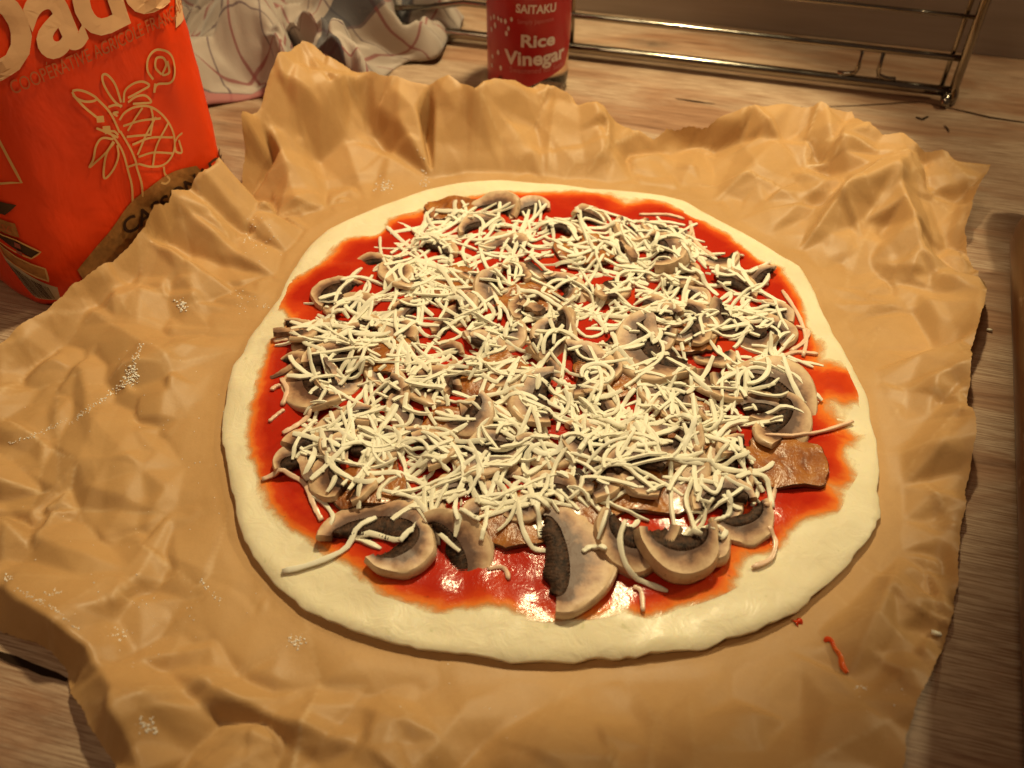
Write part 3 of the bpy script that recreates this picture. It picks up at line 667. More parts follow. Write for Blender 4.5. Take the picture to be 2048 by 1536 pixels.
mu(1185, 722, .036, 10, 'tan mushroom slice under four straight cheese shreds in the middle of the pizza', seed=14, stem=False)
mu(1062, 792, .034, 185, 'cream mushroom slice with a tiny cheese curl on its flesh', seed=15, stem=False)
mu(1290, 700, .045, 215, 'large cream mushroom slice with thick pale cap and dark gills on brown glaze', seed=16, stem=False, thick=.005, gil=1.5)
mu(1478, 648, .036, 235, 'long tan mushroom cap strip over a deep dark gap', seed=17, tilt=-.55, thick=.0045, stem=False)
mu(1562, 752, .042, 55, 'big mauve mushroom slice arching over its dark gills near the orange sauce', seed=18, tilt=.15, roll=.1, thick=.0045, stem=False)
mu(1578, 838, .032, -30, 'brown mushroom slice lying on the glossy brown vegetable slice', seed=19, tilt=-.2, roll=.25, thick=.0045, stem=False)
mu(968, 905, .032, 265, 'mushroom slice with orange sauce stained cap curve and black gills', seed=20, stem=False)
mu(1500, 1035, .026, 290, 'thin curved mushroom slice with black gills beside a tangle of cheese', seed=21, stem=False, tilt=-.2)
mu(1440, 975, .026, 100, 'cream mushroom piece under the tangle of looped cheese shreds', seed=22, stem=False)
mu(760, 1018, .042, 80, 'big mushroom cap slice with pinkish flesh and a dark gill band', seed=23, stem=False, tilt=-.12, gil=1.3)
mu(815, 1098, .027, -45, 'small crescent mushroom slice with crumbly stem below the big pinkish cap slice', seed=24, thick=.005, stem=False)
mu(930, 1075, .034, 15, 'upright mushroom slice with a wide black gill band and frayed stem', seed=25, tilt=.1, roll=.35, stem=False)
mu(1160, 1098, .050, 5, 'largest long mushroom slice with black centre reaching the bare front dough', seed=26, stem=False, gil=1.75, thick=.0042, hh=.46)
mu(1268, 1080, .030, 250, 'smooth pale mushroom cap half leaning behind a thicker cap piece', seed=27, thick=.008, tilt=-.30, stem=False, hh=.62)
mu(1360, 1098, .030, 280, 'thick rounded mushroom cap chunk with wrinkled skin near the front rim', seed=28, thick=.010, tilt=-.25, stem=False, hh=.60)
mu(1420, 1092, .020, 300, 'small dark mushroom bit tucked beside the thick cap chunk', seed=29, thick=.006, stem=False)

# ---- cheese shreds
def shred_mesh(path, width, height, rr, taper=True):
    """path: list of 3D points; rectangular section"""
    n = len(path); vs = []
    roll0 = rr.uniform(-.5, .5); dr = rr.uniform(-.5, .5)
    for i, p in enumerate(path):
        d = (path[min(i + 1, n - 1)] - path[max(i - 1, 0)]).normalized()
        side = d.cross(Vector((0, 0, 1))); side = side.normalized() if side.length > 1e-4 else Vector((1, 0, 0)); upv = side.cross(d).normalized()
        ro = roll0 + dr * i / n; s2 = side * math.cos(ro) + upv * math.sin(ro); u2 = upv * math.cos(ro) - side * math.sin(ro)
        k = 1.0
        if taper and i in (0, n - 1): k = rr.uniform(.5, .9)
        k *= 1 + .12 * math.sin(i * 1.7 + roll0 * 9)
        wv, hv = width * k / 2, height * k / 2
        for a, b in ((-1, -.9), (1, -1), (.93, .8), (.75, 1), (-.75, 1), (-.93, .8)): vs.append(p + s2 * a * wv + u2 * b * hv)
    m = 6; fs = []
    for i in range(n - 1):
        for k in range(m):
            a, b = i * m + k, i * m + (k + 1) % m; fs.append((a, b, b + m, a + m))
    fs.append(tuple(reversed(range(m)))); fs.append(tuple(range((n - 1) * m, n * m)))
    return vs, fs
def drape(xy, lift, h):
    hs = [th_at(x, y) for x, y in xy]; z = list(hs)
    for _ in range(14):
        q = list(z)
        for i in range(len(z)):
            av = (z[max(i - 1, 0)] + z[min(i + 1, len(z) - 1)]) / 2
            if i in (0, len(z) - 1): av = z[1] if i == 0 else z[-2]; av = .5 * av + .5 * hs[i]
            q[i] = max(hs[i] - .0012, .35 * hs[i] + .65 * av)
        z = q
    return [Vector((x, y, zz + h * .32 + lift)) for (x, y), zz in zip(xy, z)]
def spline(pts, n):
    out = []; P = [Vector(p) for p in pts]
    P = [P[0] * 2 - P[1]] + P + [P[-1] * 2 - P[-2]]
    segs = len(P) - 3
    for i in range(n):
        u = i / (n - 1) * segs; k = min(int(u), segs - 1); f = u - k
        a, b, c_, d = P[k:k + 4]
        q = 0.5 * ((2 * b) + (c_ - a) * f + (2 * a - 5 * b + 4 * c_ - d) * f * f + (-a + 3 * b - 3 * c_ + d) * f ** 3)
        out.append((q.x, q.y))
    return out
rc = random.Random(5)
cx0, cx1 = min(p.x for p in CP), max(p.x for p in CP); cy0, cy1 = min(p.y for p in CP), max(p.y for p in CP)
clumps = [(1080, 440, 60), (680, 640, 50), (1130, 880, 80), (850, 560, 60), (1330, 560, 70), (1400, 800, 70), (720, 900, 60), (930, 640, 60), (1250, 850, 60), (780, 620, 60), (1000, 720, 60), (1180, 600, 60), (1420, 480, 60), (850, 920, 70), (1100, 960, 60), (1340, 830, 60), (880, 480, 70)]
CLW = [(Vector(W2(x, y, .012)), r_ * .00023) for x, y, r_ in clumps]
voids = [(1420, 640, 45), (1190, 735, 35), (1290, 690, 45), (770, 740, 30), (700, 800, 40), (980, 830, 40), (640, 760, 40), (1570, 740, 40), (1580, 840, 60), (1010, 570, 30), (1340, 500, 35), (700, 1000, 40), (1220, 760, 40), (830, 545, 26), (650, 570, 30), (960, 900, 30), (1500, 870, 40), (600, 690, 30)]
VW = [(Vector(W2(x, y, .012)), r_ * .00023) for x, y, r_ in voids]
paths = []
N_SHRED = 820; tries = 0
while len(paths) < N_SHRED and tries < 40000:
    tries += 1
    if rc.random() < .20:
        c_, s_ = rc.choice(CLW); p = (rc.gauss(c_.x, s_), rc.gauss(c_.y, s_))
    else: p = (rc.uniform(cx0, cx1), rc.uniform(cy0, cy1))
    if not in_poly(p, CP): continue
    if any((Vector(p) - c_).length < r_ for c_, r_ in VW) and rc.random() < .40: continue
    big = len(paths) > N_SHRED * .25
    L = min(.052, max(.007, rc.lognormvariate(math.log(.0215 if big else .017), .42)))
    cur = rc.gauss(0, 20) if rc.random() < .80 else rc.choice((-1, 1)) * rc.uniform(50, 150); dcur = rc.gauss(0, 900)
    hd = rc.uniform(0, 2 * math.pi) if rc.random() < .6 else math.radians(rc.choice((-20, 10, 45, 100))) + rc.gauss(0, .35)
    n = max(6, int(L / .0022)); ds = L / (n - 1); xy = [p]
    for i in range(n - 1):
        hd += (cur + dcur * (i * ds)) * ds; xy.append((xy[-1][0] + math.cos(hd) * ds, xy[-1][1] + math.sin(hd) * ds))
    mx = sum(q[0] for q in xy) / n; my = sum(q[1] for q in xy) / n
    xy = [(q[0] - mx + p[0], q[1] - my + p[1]) for q in xy]
    wd = rc.uniform(.0014, .0024); ht = rc.uniform(.0008, .0012)
    pth = drape(xy, 0.0, ht)
    # loose shreds are tilted a little
    tl = rc.gauss(0, .06)
    pth = [q + Vector((0, 0, max(-.0006, tl * ds * (i - n / 2)))) for i, q in enumerate(pth)]
    stamp([(q.x, q.y) for q in pth], [q.z + ht * .38 for q in pth], 0)
    paths.append((pth, wd, ht))
hand = [  # traced shreds near the rim: px points, sauced
 ([(752, 1030), (715, 1050), (690, 1085), (650, 1105), (600, 1122), (560, 1130)], 0), ([(520, 945), (560, 936), (600, 950), (625, 985)], 1), ([(560, 745), (572, 770), (562, 800)], 1), ([(535, 832), (552, 818), (566, 808)], 1), ([(562, 855), (590, 840), (622, 818)], 1),
 ([(1248, 1060), (1238, 1095), (1256, 1140), (1300, 1158), (1338, 1172)], 0), ([(1268, 1162), (1284, 1172), (1288, 1212)], 1), ([(1540, 1046), (1556, 1070), (1545, 1105), (1508, 1122)], 1), ([(1470, 960), (1500, 948), (1535, 952), (1550, 1002)], 0), ([(1508, 998), (1518, 975), (1520, 960)], 0),
 ([(1320, 1055), (1350, 1065), (1398, 1092)], 0), ([(1036, 1000), (1042, 1045), (1062, 1085), (1098, 1092)], 0), ([(1070, 1010), (1078, 1040), (1080, 1070)], 0), ([(975, 1125), (1000, 1120), (1012, 1128), (1018, 1148)], 1), ([(1530, 870), (1590, 868), (1650, 850), (1712, 826)], 1), ([(1585, 690), (1612, 670), (1620, 650), (1595, 640)], 1),
 ([(1560, 705), (1595, 692), (1640, 694)], 1), ([(1610, 700), (1616, 665), (1600, 620), (1568, 568)], 1), ([(1545, 508), (1500, 535), (1470, 528), (1470, 505), (1490, 498)], 0), ([(1382, 432), (1392, 470), (1430, 505)], 1), ([(1280, 415), (1330, 418), (1370, 428)], 1), ([(1285, 430), (1330, 432), (1372, 440)], 0), ([(1290, 440), (1330, 444), (1358, 450)], 0),
 ([(545, 672), (570, 668), (588, 664)], 1), ([(760, 1088), (720, 1068), (700, 1064), (752, 1062), (805, 1080)], 0), ([(800, 1086), (820, 1062), (840, 1040)], 0), ([(868, 960), (862, 1000), (870, 1040), (876, 1078)], 0), ([(850, 940), (848, 1000), (858, 1040)], 0), ([(900, 1020), (935, 1040), (960, 1050)], 0), ([(975, 1010), (970, 1050), (962, 1080)], 0),
 ([(940, 995), (1000, 1005), (1060, 1000), (1100, 1020)], 0), ([(1385, 960), (1372, 1000), (1390, 1050), (1410, 1075), (1440, 1085)], 0), ([(1440, 1090), (1450, 1065), (1430, 1045), (1400, 1050)], 0), ([(1455, 985), (1460, 1020), (1430, 1040)], 0), ([(1400, 975), (1430, 990), (1445, 960)], 0), ([(1180, 1000), (1210, 1030), (1260, 1045), (1280, 1030)], 0), ([(1190, 1000), (1240, 1012), (1300, 1030)], 0),
 ([(620, 980), (650, 1000), (665, 1030), (650, 1060)], 0), ([(610, 960), (625, 1000), (640, 1028)], 1), ([(1165, 1105), (1185, 1095), (1212, 1108)], 0), ([(1555, 960), (1545, 1000), (1530, 1008)], 1), ([(540, 770), (548, 762), (558, 758)], 1), ([(680, 555), (720, 545), (770, 560)], 0), ([(930, 420), (900, 440), (860, 455)], 0)]
hp = []
for pts_, sa in hand:
    xy = spline([W2(x, y, .010) for x, y in pts_], 14); ht = .0012
    pth = drape(xy, 0.0002, ht); stamp([(q.x, q.y) for q in pth], [q.z + ht * .4 for q in pth], 0)
    hp.append((pth, rc.uniform(.0016, .0023), ht, sa))
def shred_label(pth, pre=''):
    L = sum((pth[i + 1] - pth[i]).length for i in range(len(pth) - 1)); ch = (pth[-1] - pth[0]).length / L; c0 = pth[len(pth) // 2]
    return '%s%s %s cheese shred near %s' % (pre, 'short' if L < .019 else 'long' if L > .029 else 'medium', 'straight' if ch > .975 else 'bent' if ch > .86 else 'curled', near(c0.x, c0.y))
n_single = 300 - len(hp)
for pth, wd, ht in paths[-n_single:]:
    c0 = pth[len(pth) // 2]
    vs, fs = shred_mesh([q - c0 for q in pth], wd, ht, rc); o = mk('cheese_shred', vs, fs, M['cheese']); o.location = c0; o.data.set_sharp_from_angle(angle=math.radians(42))
    tag(o, shred_label(pth), 'cheese shred', 'grated cheese shreds on the pizza')
for pth, wd, ht, sa in hp:
    c0 = pth[len(pth) // 2]
    vs, fs = shred_mesh([q - c0 for q in pth], wd, ht, rc); o = mk('cheese_shred', vs, fs, M['cheese_sauced'] if sa else M['cheese']); o.location = c0
    if sa: tag(o, shred_label(pth, 'sauce tinted pink '), 'cheese shred', 'sauce tinted cheese shreds near the rim')
    else: tag(o, shred_label(pth), 'cheese shred', 'grated cheese shreds on the pizza')
AV = []; AF = []
for pth, wd, ht in paths[:-n_single]:
    vs, fs = shred_mesh(pth, wd, ht, rc); b = len(AV); AV += vs; AF += [tuple(i + b for i in f) for f in fs]
for _ in range(260):    # crumbs of cheese
    for __ in range(40):
        p = (rc.uniform(cx0, cx1), rc.uniform(cy0, cy1))
        if in_poly(p, CP): break
    hd = rc.uniform(0, 6.28); L = rc.uniform(.002, .006)
    xy = [(p[0] + math.cos(hd) * L * k / 2, p[1] + math.sin(hd) * L * k / 2) for k in range(3)]
    vs, fs = shred_mesh(drape(xy, 0, .0012), rc.uniform(.001, .002), .0012, rc); b = len(AV); AV += vs; AF += [tuple(i + b for i in f) for f in fs]
o = mk('grated_cheese', AV, AF, M['cheese']); o.data.set_sharp_from_angle(angle=math.radians(42)); tag(o, 'loose bed of finer grated cheese between the mushrooms and the upper shreds', 'grated cheese', kind='stuff')

# ---- flour, sauce drip, small pale bits on the paper
FV = []; FF = []
def flake(x, y, s):
    b = len(FV); z = paper_z(x, y) + s * .25; a = rc.uniform(0, 6.28)
    for k in range(4): FV.append((x + math.cos(a + k * 1.57) * s * rc.uniform(.6, 1), y + math.sin(a + k * 1.57) * s * rc.uniform(.6, 1), z))
    FV.append((x, y, z + s * .6)); FV.append((x, y, z - s * .5))
    for k in range(4): FF.append((b + k, b + (k + 1) % 4, b + 4)); FF.append((b + (k + 1) % 4, b + k, b + 5))
for px, py, n, sg, sz in [(845, 326, 26, 6, .0007), (768, 378, 26, 9, .0007), (775, 368, 16, 5, .0008), (365, 610, 30, 6, .0008), (512, 465, 40, 16, .0005), (490, 600, 24, 14, .0005), (530, 612, 10, 4, .0006), (262, 740, 60, 7, .0006), (255, 755, 40, 6, .0006), (590, 1282, 40, 9, .0005), (285, 1435, 46, 8, .0006), (270, 1200, 12, 40, .0004), (20, 1160, 14, 6, .0005),
        (1718, 1378, 16, 6, .0005), (400, 830, 30, 120, .00035), (300, 1000, 36, 160, .00035), (330, 1240, 30, 60, .00035), (900, 1400, 14, 120, .00035), (240, 1270, 20, 14, .0005), (110, 1192, 14, 10, .0005), (1780, 1390, 6, 30, .0004), (1950, 520, 0, 1, .0004)]:
    for _ in range(n):
        q = W2(rc.gauss(px, sg), rc.gauss(py, sg * .8), .004); q = W2(*[(px + rc.gauss(0, sg)), (py + rc.gauss(0, sg * .8))], paper_z(*q)); flake(q[0], q[1], sz * rc.uniform(.35, 1.2))
for (xa, ya), (xb, yb), n, sz in [((285, 690), (258, 760), 70, .0006), ((255, 762), (200, 805), 60, .0006), ((200, 800), (150, 838), 60, .00045), ((150, 838), (20, 890), 90, .00045), ((30, 1178), (160, 1255), 50, .0005), ((400, 1160), (440, 1200), 20, .0005)]:
    for _ in range(n):
        f = rc.random(); x, y = xa + (xb - xa) * f + rc.gauss(0, 3), ya + (yb - ya) * f + rc.gauss(0, 3); q = W2(x, y, .004); q = W2(x, y, paper_z(*q)); flake(q[0], q[1], sz * rc.uniform(.3, 1.1))
tag(mk('flour_dust', FV, FF, M['flour'], smooth=False), 'white flour specks dusted over the brown baking paper', 'flour', kind='stuff')
def smear(name, pts_, width, label, mat):
    L = [W2(x, y, .003) for x, y in pts_]; L = spline(L, 16); vs = []; fs = []; n = len(L)
    for i, (x, y) in enumerate(L):
        x0, y0 = L[max(i - 1, 0)]; x1, y1 = L[min(i + 1, n - 1)]; d = Vector((x1 - x0, y1 - y0)).normalized(); nr = Vector((-d.y, d.x))
        h = width * (.55 + .9 * math.exp(-(i - 1) ** 2 / 3) + .5 * math.exp(-(i - n + 4) ** 2 / 6) if n > 4 else 1) * (.45 if i in (0, n - 1) else 1) / 2 + .0003
        z = paper_z(x, y)
        for a, b in ((-1, .0001), (-.6, .0008), (0, .0011), (.6, .0008), (1, .0001)): vs.append((x + nr.x * a * h, y + nr.y * a * h, z + b))
        if i:
            for k in range(4): fs.append(((i - 1) * 5 + k, (i - 1) * 5 + k + 1, i * 5 + k + 1, i * 5 + k))
    tag(mk(name, vs, fs, mat, attr={'thick': [.55] * len(vs)}), label, 'sauce')
smear('sauce_drip', [(1648, 1277), (1660, 1284), (1666, 1300), (1678, 1318), (1683, 1335), (1692, 1352)], .0017, 'long thin red sauce drip on the baking paper', M['sauce'])
smear('sauce_drip', [(1592, 1241), (1598, 1238), (1606, 1235)], .0022, 'tiny red sauce spot on the baking paper between dough and long drip', M['sauce'])
q = W(1880, 1255, .008)
vs, fs = shred_mesh([Vector((-.0022, .001, 0)), Vector((0, 0, .0004)), Vector((.0022, -.0006, 0))], .003, .0018, rc)
o = mk('pale_bit', vs, fs, M['cheese']); o.location = (q.x, q.y, paper_z(q.x, q.y) + .0008); o.scale = (.7,) * 3; tag(o, 'single small pale bit on the edge of the baking paper near the rolling pin', 'cheese crumb')  # small pale bit at the paper's edge, in the same colour as the cheese
q = W(1979, 660, .001); o2 = o.copy(); o2.data = o.data; col.objects.link(o2); o2.location = (q.x, q.y, .0010); o2.scale = (.55,) * 3
tag(o2, 'tiny white crumb on the bare wood beside the rolling pin', 'crumb')

# ------------------------------------------------------------------ text helper
def text2d(s, bold=0.0, spacing=1.0):
    cu = bpy.data.curves.new('lettering', 'FONT'); cu.body = s; cu.size = 1.0; cu.offset = bold; cu.space_character = spacing; cu.resolution_u = 4
    ob = bpy.data.objects.new('lettering', cu); col.objects.link(ob)
    dg = bpy.context.evaluated_depsgraph_get(); dg.update()
    me = ob.evaluated_get(dg).to_mesh(); vs = [(v_.co.x, v_.co.y) for v_ in me.vertices]; fs = [tuple(p.vertices) for p in me.polygons]
    ob.evaluated_get(dg).to_mesh_clear(); bpy.data.objects.remove(ob); bpy.data.curves.remove(cu)
    bm = bmesh.new(); bv = [bm.verts.new((x, y, 0)) for x, y in vs]
    for f_ in fs:
        try: bm.faces.new([bv[i] for i in f_])
        except ValueError: pass
    for _ in range(4):
        bmesh.ops.triangulate(bm, faces=bm.faces); lg = [e for e in bm.edges if e.calc_length() > 0.14]
        if not lg: break
        bmesh.ops.subdivide_edges(bm, edges=lg, cuts=1)
    bmesh.ops.triangulate(bm, faces=bm.faces); bm.verts.index_update()
    vs = [(v_.co.x, v_.co.y) for v_ in bm.verts]; fs = [tuple(v_.index for v_ in f_.verts) for f_ in bm.faces]; bm.free()
    return vs, fs

# ------------------------------------------------------------------ sugar bag
BA, BB = Vector(W2(90, 622)), Vector(W2(455, 400)); BWD = (BB - BA).length; BT = (BB - BA).normalized(); BN = Vector((BT.y, -BT.x))
BWD += 0.008; BM = (BA + BB) / 2 + BN * 0.006 + BT * 0.002; BD = 0.072; BR = 0.017; BHT = 0.215
HW = BWD / 2
def bag_loop(p):
    """perimeter coordinate p (0 = middle of the front, + towards the right) -> (u, n, normal_u, normal_n)"""
    fl = HW - BR; arc = BR * math.pi / 2; sd = BD - 2 * BR; s = abs(p); sg = 1 if p >= 0 else -1
    if s <= fl: return p, 0.0, 0.0, 1.0
    s -= fl
    if s <= arc:
        a = s / BR; return sg * (fl + BR * math.sin(a)), -BR + BR * math.cos(a), sg * math.sin(a), math.cos(a)
    s -= arc
    if s <= sd: return sg * HW, -BR - s, sg * 1.0, 0.0
    s -= sd
    if s <= arc:
        a = s / BR; return sg * (fl + BR * math.cos(a)), -BD + BR - BR * math.sin(a), sg * math.cos(a), -math.sin(a)
    s -= arc
    return sg * max(0.0, fl - s), -BD, 0.0, -1.0
BPER = HW - BR + BR * math.pi + BD - 2 * BR + HW - BR
def bag_pos(p, h, off=0.0):
    u, n, nu, nn = bag_loop(p)
    bul = 0.0045 * max(0, math.cos(math.pi * min(1, abs(u) / HW) / 2)) * math.sin(math.pi * min(1, (h + .01) / .20)) * (1 if nn > 0.2 else .3)
    ins = 0.003 * max(0, 1 - h / 0.012) ** 2
    top = max(0.0, (h - 0.16) / (BHT - 0.16)); n2 = n * (1 - .92 * top ** 1.3) - 0.030 * top ** 1.3
    wr = 0.0012 * vnoise(p, h, 4, 30) + 0.0006 * vnoise(p, h, 9, 75) + 0.0022 * math.exp(-((p - (HW - .024) - (h - .1) * .06) / .005) ** 2) * min(1, max(0, (h - .05) / .05)) - 0.0026 * math.exp(-((p + HW - .012 - (h - .05) * .02) / .006) ** 2) * min(1, max(0, (h - .02) / .05))
    e = off - ins + wr + bul
    x = BM + BT * (u + nu * e) + BN * (n2 + nn * e - 0.0)
    return Vector((x.x, x.y, h + 0.0006))
def bag_uv(px, py):
    d = ray(px, py); nn = Vector((BN.x, BN.y, 0)); o0 = Vector((BM.x, BM.y, 0)) + nn * 0.003
    tt = (o0 - CAM).dot(nn) / d.dot(nn); q = CAM + d * tt
    return ((Vector((q.x, q.y)) - BM).dot(BT), q.z)
bag = empty('sugar_bag', (BM.x, BM.y, 0)); tag(bag, 'orange paper sugar bag with pineapple line drawing standing behind the baking paper', 'sugar bag')
binv = Vector((BM.x, BM.y, 0)); BAGP = [bag]
def bagmk(name, vs, fs, mat, parent=None, smooth=True):
    return mk(name, [Vector(v_) - binv for v_ in vs], fs, mat, parent or BAGP[0], smooth)
NP = 120; hs_ = [0, .002, .005, .009, .014, .02] + [.02 + .0065 * k for k in range(1, 31)]
vs = []; fs = []
for h in hs_:
    for k in range(NP): vs.append(bag_pos(-BPER + 2 * BPER * k / NP, h))
for i in range(len(hs_) - 1):
    for k in range(NP):
        a, b = i * NP + k, i * NP + (k + 1) % NP; fs.append((a, b, b + NP, a + NP))
fs.append(tuple(reversed(range(NP)))); fs.append(tuple(range((len(hs_) - 1) * NP, len(hs_) * NP)))
body = bagmk('bag_body', vs, fs, M['bag']); BAGP[0] = body
OFF = 0.0006
def bag_text(s, p0, p1, size_px, mat, name, bold=0, spacing=1.0, off=OFF):
    (u0, h0), (u1, h1) = bag_uv(*p0), bag_uv(*p1); vs, fs = text2d(s, bold, spacing)
    wd = max(v_[0] for v_ in vs); L = math.hypot(u1 - u0, h1 - h0); k = L / wd; ca, sa = (u1 - u0) / L, (h1 - h0) / L
    ky = size_px if size_px else k
    return bagmk(name, [bag_pos(u0 + x * k * ca - y * ky * sa, h0 + x * k * sa + y * ky * ca, off) for x, y in vs], fs, mat, smooth=False)
def bag_ribbon(pts_, width, mat, name, closed=False, off=OFF, sm=True, parent=None):
    P = [bag_uv(*p) for p in pts_]
    if closed: P.append(P[0])
    L = spline(P, max(6, len(P) * 5)) if sm and len(P) > 2 else [tuple(Vector(P[i]).lerp(Vector(P[i + 1]), f)) for i in range(len(P) - 1) for f in (0, .25, .5, .75)] + [P[-1]]
    vs = []; fs = []
    for i, q in enumerate(L):
        a, b = Vector(L[max(i - 1, 0)]), Vector(L[min(i + 1, len(L) - 1)]); d = (b - a).normalized() if (b - a).length > 1e-9 else Vector((1, 0)); nr = Vector((-d.y, d.x)) * width / 2
        vs += [bag_pos(q[0] + nr.x, q[1] + nr.y, off), bag_pos(q[0] - nr.x, q[1] - nr.y, off)]
        if i: fs.append((2 * i - 2, 2 * i - 1, 2 * i + 1, 2 * i))
    return bagmk(name, vs, fs, mat, parent, smooth=False)
def bag_patch(quad, mat, name, n=10, off=OFF):
    A_, B_, C_, D_ = [Vector(bag_uv(*p)) for p in quad]; vs = []; fs = []
    for j in range(n + 1):
        for i in range(n + 1):
            q = A_.lerp(B_, i / n).lerp(D_.lerp(C_, i / n), j / n); vs.append(bag_pos(q.x, q.y, off))
            if i and j: a = j * (n + 1) + i; fs.append((a - n - 2, a - n - 1, a, a - 1))
    return bagmk(name, vs, fs, mat, smooth=False)
bag_text('Daddy', (-76, 193), (424, -36), None, M['bag_print'], 'logo_lettering', 0.03, .94)
bag_text('COOPÉRATIVE AGRICOLE FRANÇAISE', (26, 192), (392, 22), 0.0085, M['bag_faint'], 'small_lettering', 0.004)
LW = .0011
drawing = [
 [(140, 182), (152, 180), (170, 185), (188, 196), (182, 202), (165, 203), (148, 196), (140, 184)],          # cane tip
 [(142, 190), (165, 215), (188, 234)], [(188, 196), (215, 225), (235, 265)],
 [(232, 270), (222, 262), (205, 266)], [(188, 256), (208, 264), (232, 275)],
 [(218, 268), (240, 300), (252, 335)], [(236, 262), (258, 298), (272, 332)], [(252, 335), (272, 328)], [(252, 335), (262, 370), (266, 408)], [(270, 332), (280, 365), (284, 395)],
 [(222, 278), (200, 276), (188, 292), (184, 320), (178, 336), (192, 322), (208, 304), (222, 282)],       # leaf
 [(224, 284), (210, 304), (206, 332), (208, 358), (224, 340), (233, 312), (230, 290)],
 [(238, 214), (222, 200), (204, 172), (200, 152), (210, 150), (226, 170), (238, 205)],                   # crown
 [(243, 205), (246, 182), (262, 168), (282, 164), (296, 172), (280, 182), (252, 196)], [(252, 205), (268, 194), (288, 192), (300, 205), (282, 207), (262, 208)],
 [(240, 212), (225, 210), (212, 214)], [(230, 232), (222, 226), (232, 224)],
 [(234, 240), (245, 225), (268, 214), (296, 214), (320, 228), (338, 250), (348, 276), (348, 300), (338, 320), (322, 332), (298, 334), (274, 328)],   # fruit
 [(242, 252), (280, 242), (320, 238)], [(250, 274), (300, 270)], [(262, 290), (300, 276), (345, 276)], [(274, 314), (305, 306), (345, 308)], [(298, 272), (304, 240), (300, 216)], [(272, 310), (290, 270), (310, 235)], [(304, 332), (312, 290), (336, 246)], [(252, 262), (268, 236), (282, 216)],
 [(350, 285), (356, 275), (365, 268)], [(350, 295), (352, 305), (364, 306), (358, 282)], [(326, 334), (328, 348), (338, 360), (330, 368), (320, 366)],
 [(304, 160), (292, 142), (294, 118), (310, 101), (330, 104), (343, 122), (345, 148), (336, 166), (312, 170), (306, 186), (308, 168)],   # speech bubble
 [(320, 150), (308, 136), (310, 118), (322, 116), (328, 130), (322, 150), (334, 145), (330, 122)]]
for d_ in drawing: bag_ribbon(d_, LW, M['bag_line'], 'drawing_line')
for c_ in ((195, 238), (208, 258)):
    bag_patch([(c_[0] - 8, c_[1] - 6), (c_[0] + 7, c_[1] - 7), (c_[0] + 9, c_[1] + 6), (c_[0] - 6, c_[1] + 7)], M['bag_line'], 'drawing_knot', 3)
bag_ribbon([(-20, 230), (2, 275), (52, 372), (-20, 384)], LW, M['bag_line'], 'frame_line', sm=False)
# kraft band with lettering
band_o = [(160, 545), (172, 528), (195, 498), (225, 460), (258, 412), (300, 372), (345, 345), (395, 334)]; band_i = [(178, 575), (200, 560), (235, 535), (270, 505), (310, 465), (350, 430), (395, 400), (440, 380)]
A_ = spline([bag_uv(*p) for p in band_o], 24); B_ = spline([bag_uv(*p) for p in band_i], 24); vs = []; fs = []
for i in range(24):
    for j in range(5):
        q = Vector(A_[i]).lerp(Vector(B_[i]), j / 4); vs.append(bag_pos(q.x, max(.002, q.y), OFF))
        if i and j: a = i * 5 + j; fs.append((a - 6, a - 5, a, a - 1))
bagmk('kraft_band', vs, fs, M['bag_kraft'], smooth=False)
bag_text('CASSONADE', (252, 474), (470, 330), 0.0125, M['bag_dark'], 'band_lettering', 0.02, off=OFF * 2)
# side icons
bag_patch([(-40, 415), (46, 420), (28, 446), (-40, 448)], M['bag_dark'], 'dark_icon'); bag_patch([(-12, 398), (8, 398), (8, 420), (-12, 420)], M['bag_dark'], 'dark_icon', 4)
bag_patch([(-40, 457), (46, 459), (56, 488), (-40, 488)], M['bag_kraft'], 'brown_tag'); bag_text('INTENSE', (-40, 480), (42, 480), 0.005, M['bag_faint'], 'tag_lettering', off=OFF * 2)
bag_patch([(-40, 492), (50, 494), (92, 511), (78, 528)], M['bag_dark'], 'dark_icon'); bag_patch([(48, 500), (58, 502), (60, 513), (50, 511)], M['bag_pink'], 'pink_mark', 3, OFF * 2); bag_patch([(52, 518), (62, 519), (64, 528), (54, 526)], M['bag_pink'], 'pink_mark', 3, OFF * 2)
bag_ribbon([(-40, 492), (50, 494), (92, 511), (78, 528), (20, 520)], LW * .7, M['bag_line'], 'icon_outline', sm=False, off=OFF * 2)
bag_patch([(2, 528), (102, 545), (110, 570), (28, 556)], M['bag_kraft'], 'brown_tag'); bag_ribbon([(2, 528), (102, 545), (110, 570), (28, 556)], LW * .7, M['bag_line'], 'tag_outline', True, sm=False, off=OFF * 2)
bag_patch([(15, 556), (125, 582), (134, 612), (90, 622)], M['bag_grey'], 'barcode_ground')
random.seed(3); f = .06
while f < .93:
    g_ = f + random.choice((.012, .02, .03)); T0, T1 = Vector((22, 562)), Vector((118, 585)); U0, U1 = Vector((86, 618)), Vector((128, 610))
    bag_patch([T0.lerp(T1, f), T0.lerp(T1, g_), U0.lerp(U1, g_), U0.lerp(U1, f)], M['bag_dark'], 'barcode_bar', 4, OFF * 2); f = g_ + random.choice((.012, .02, .028))

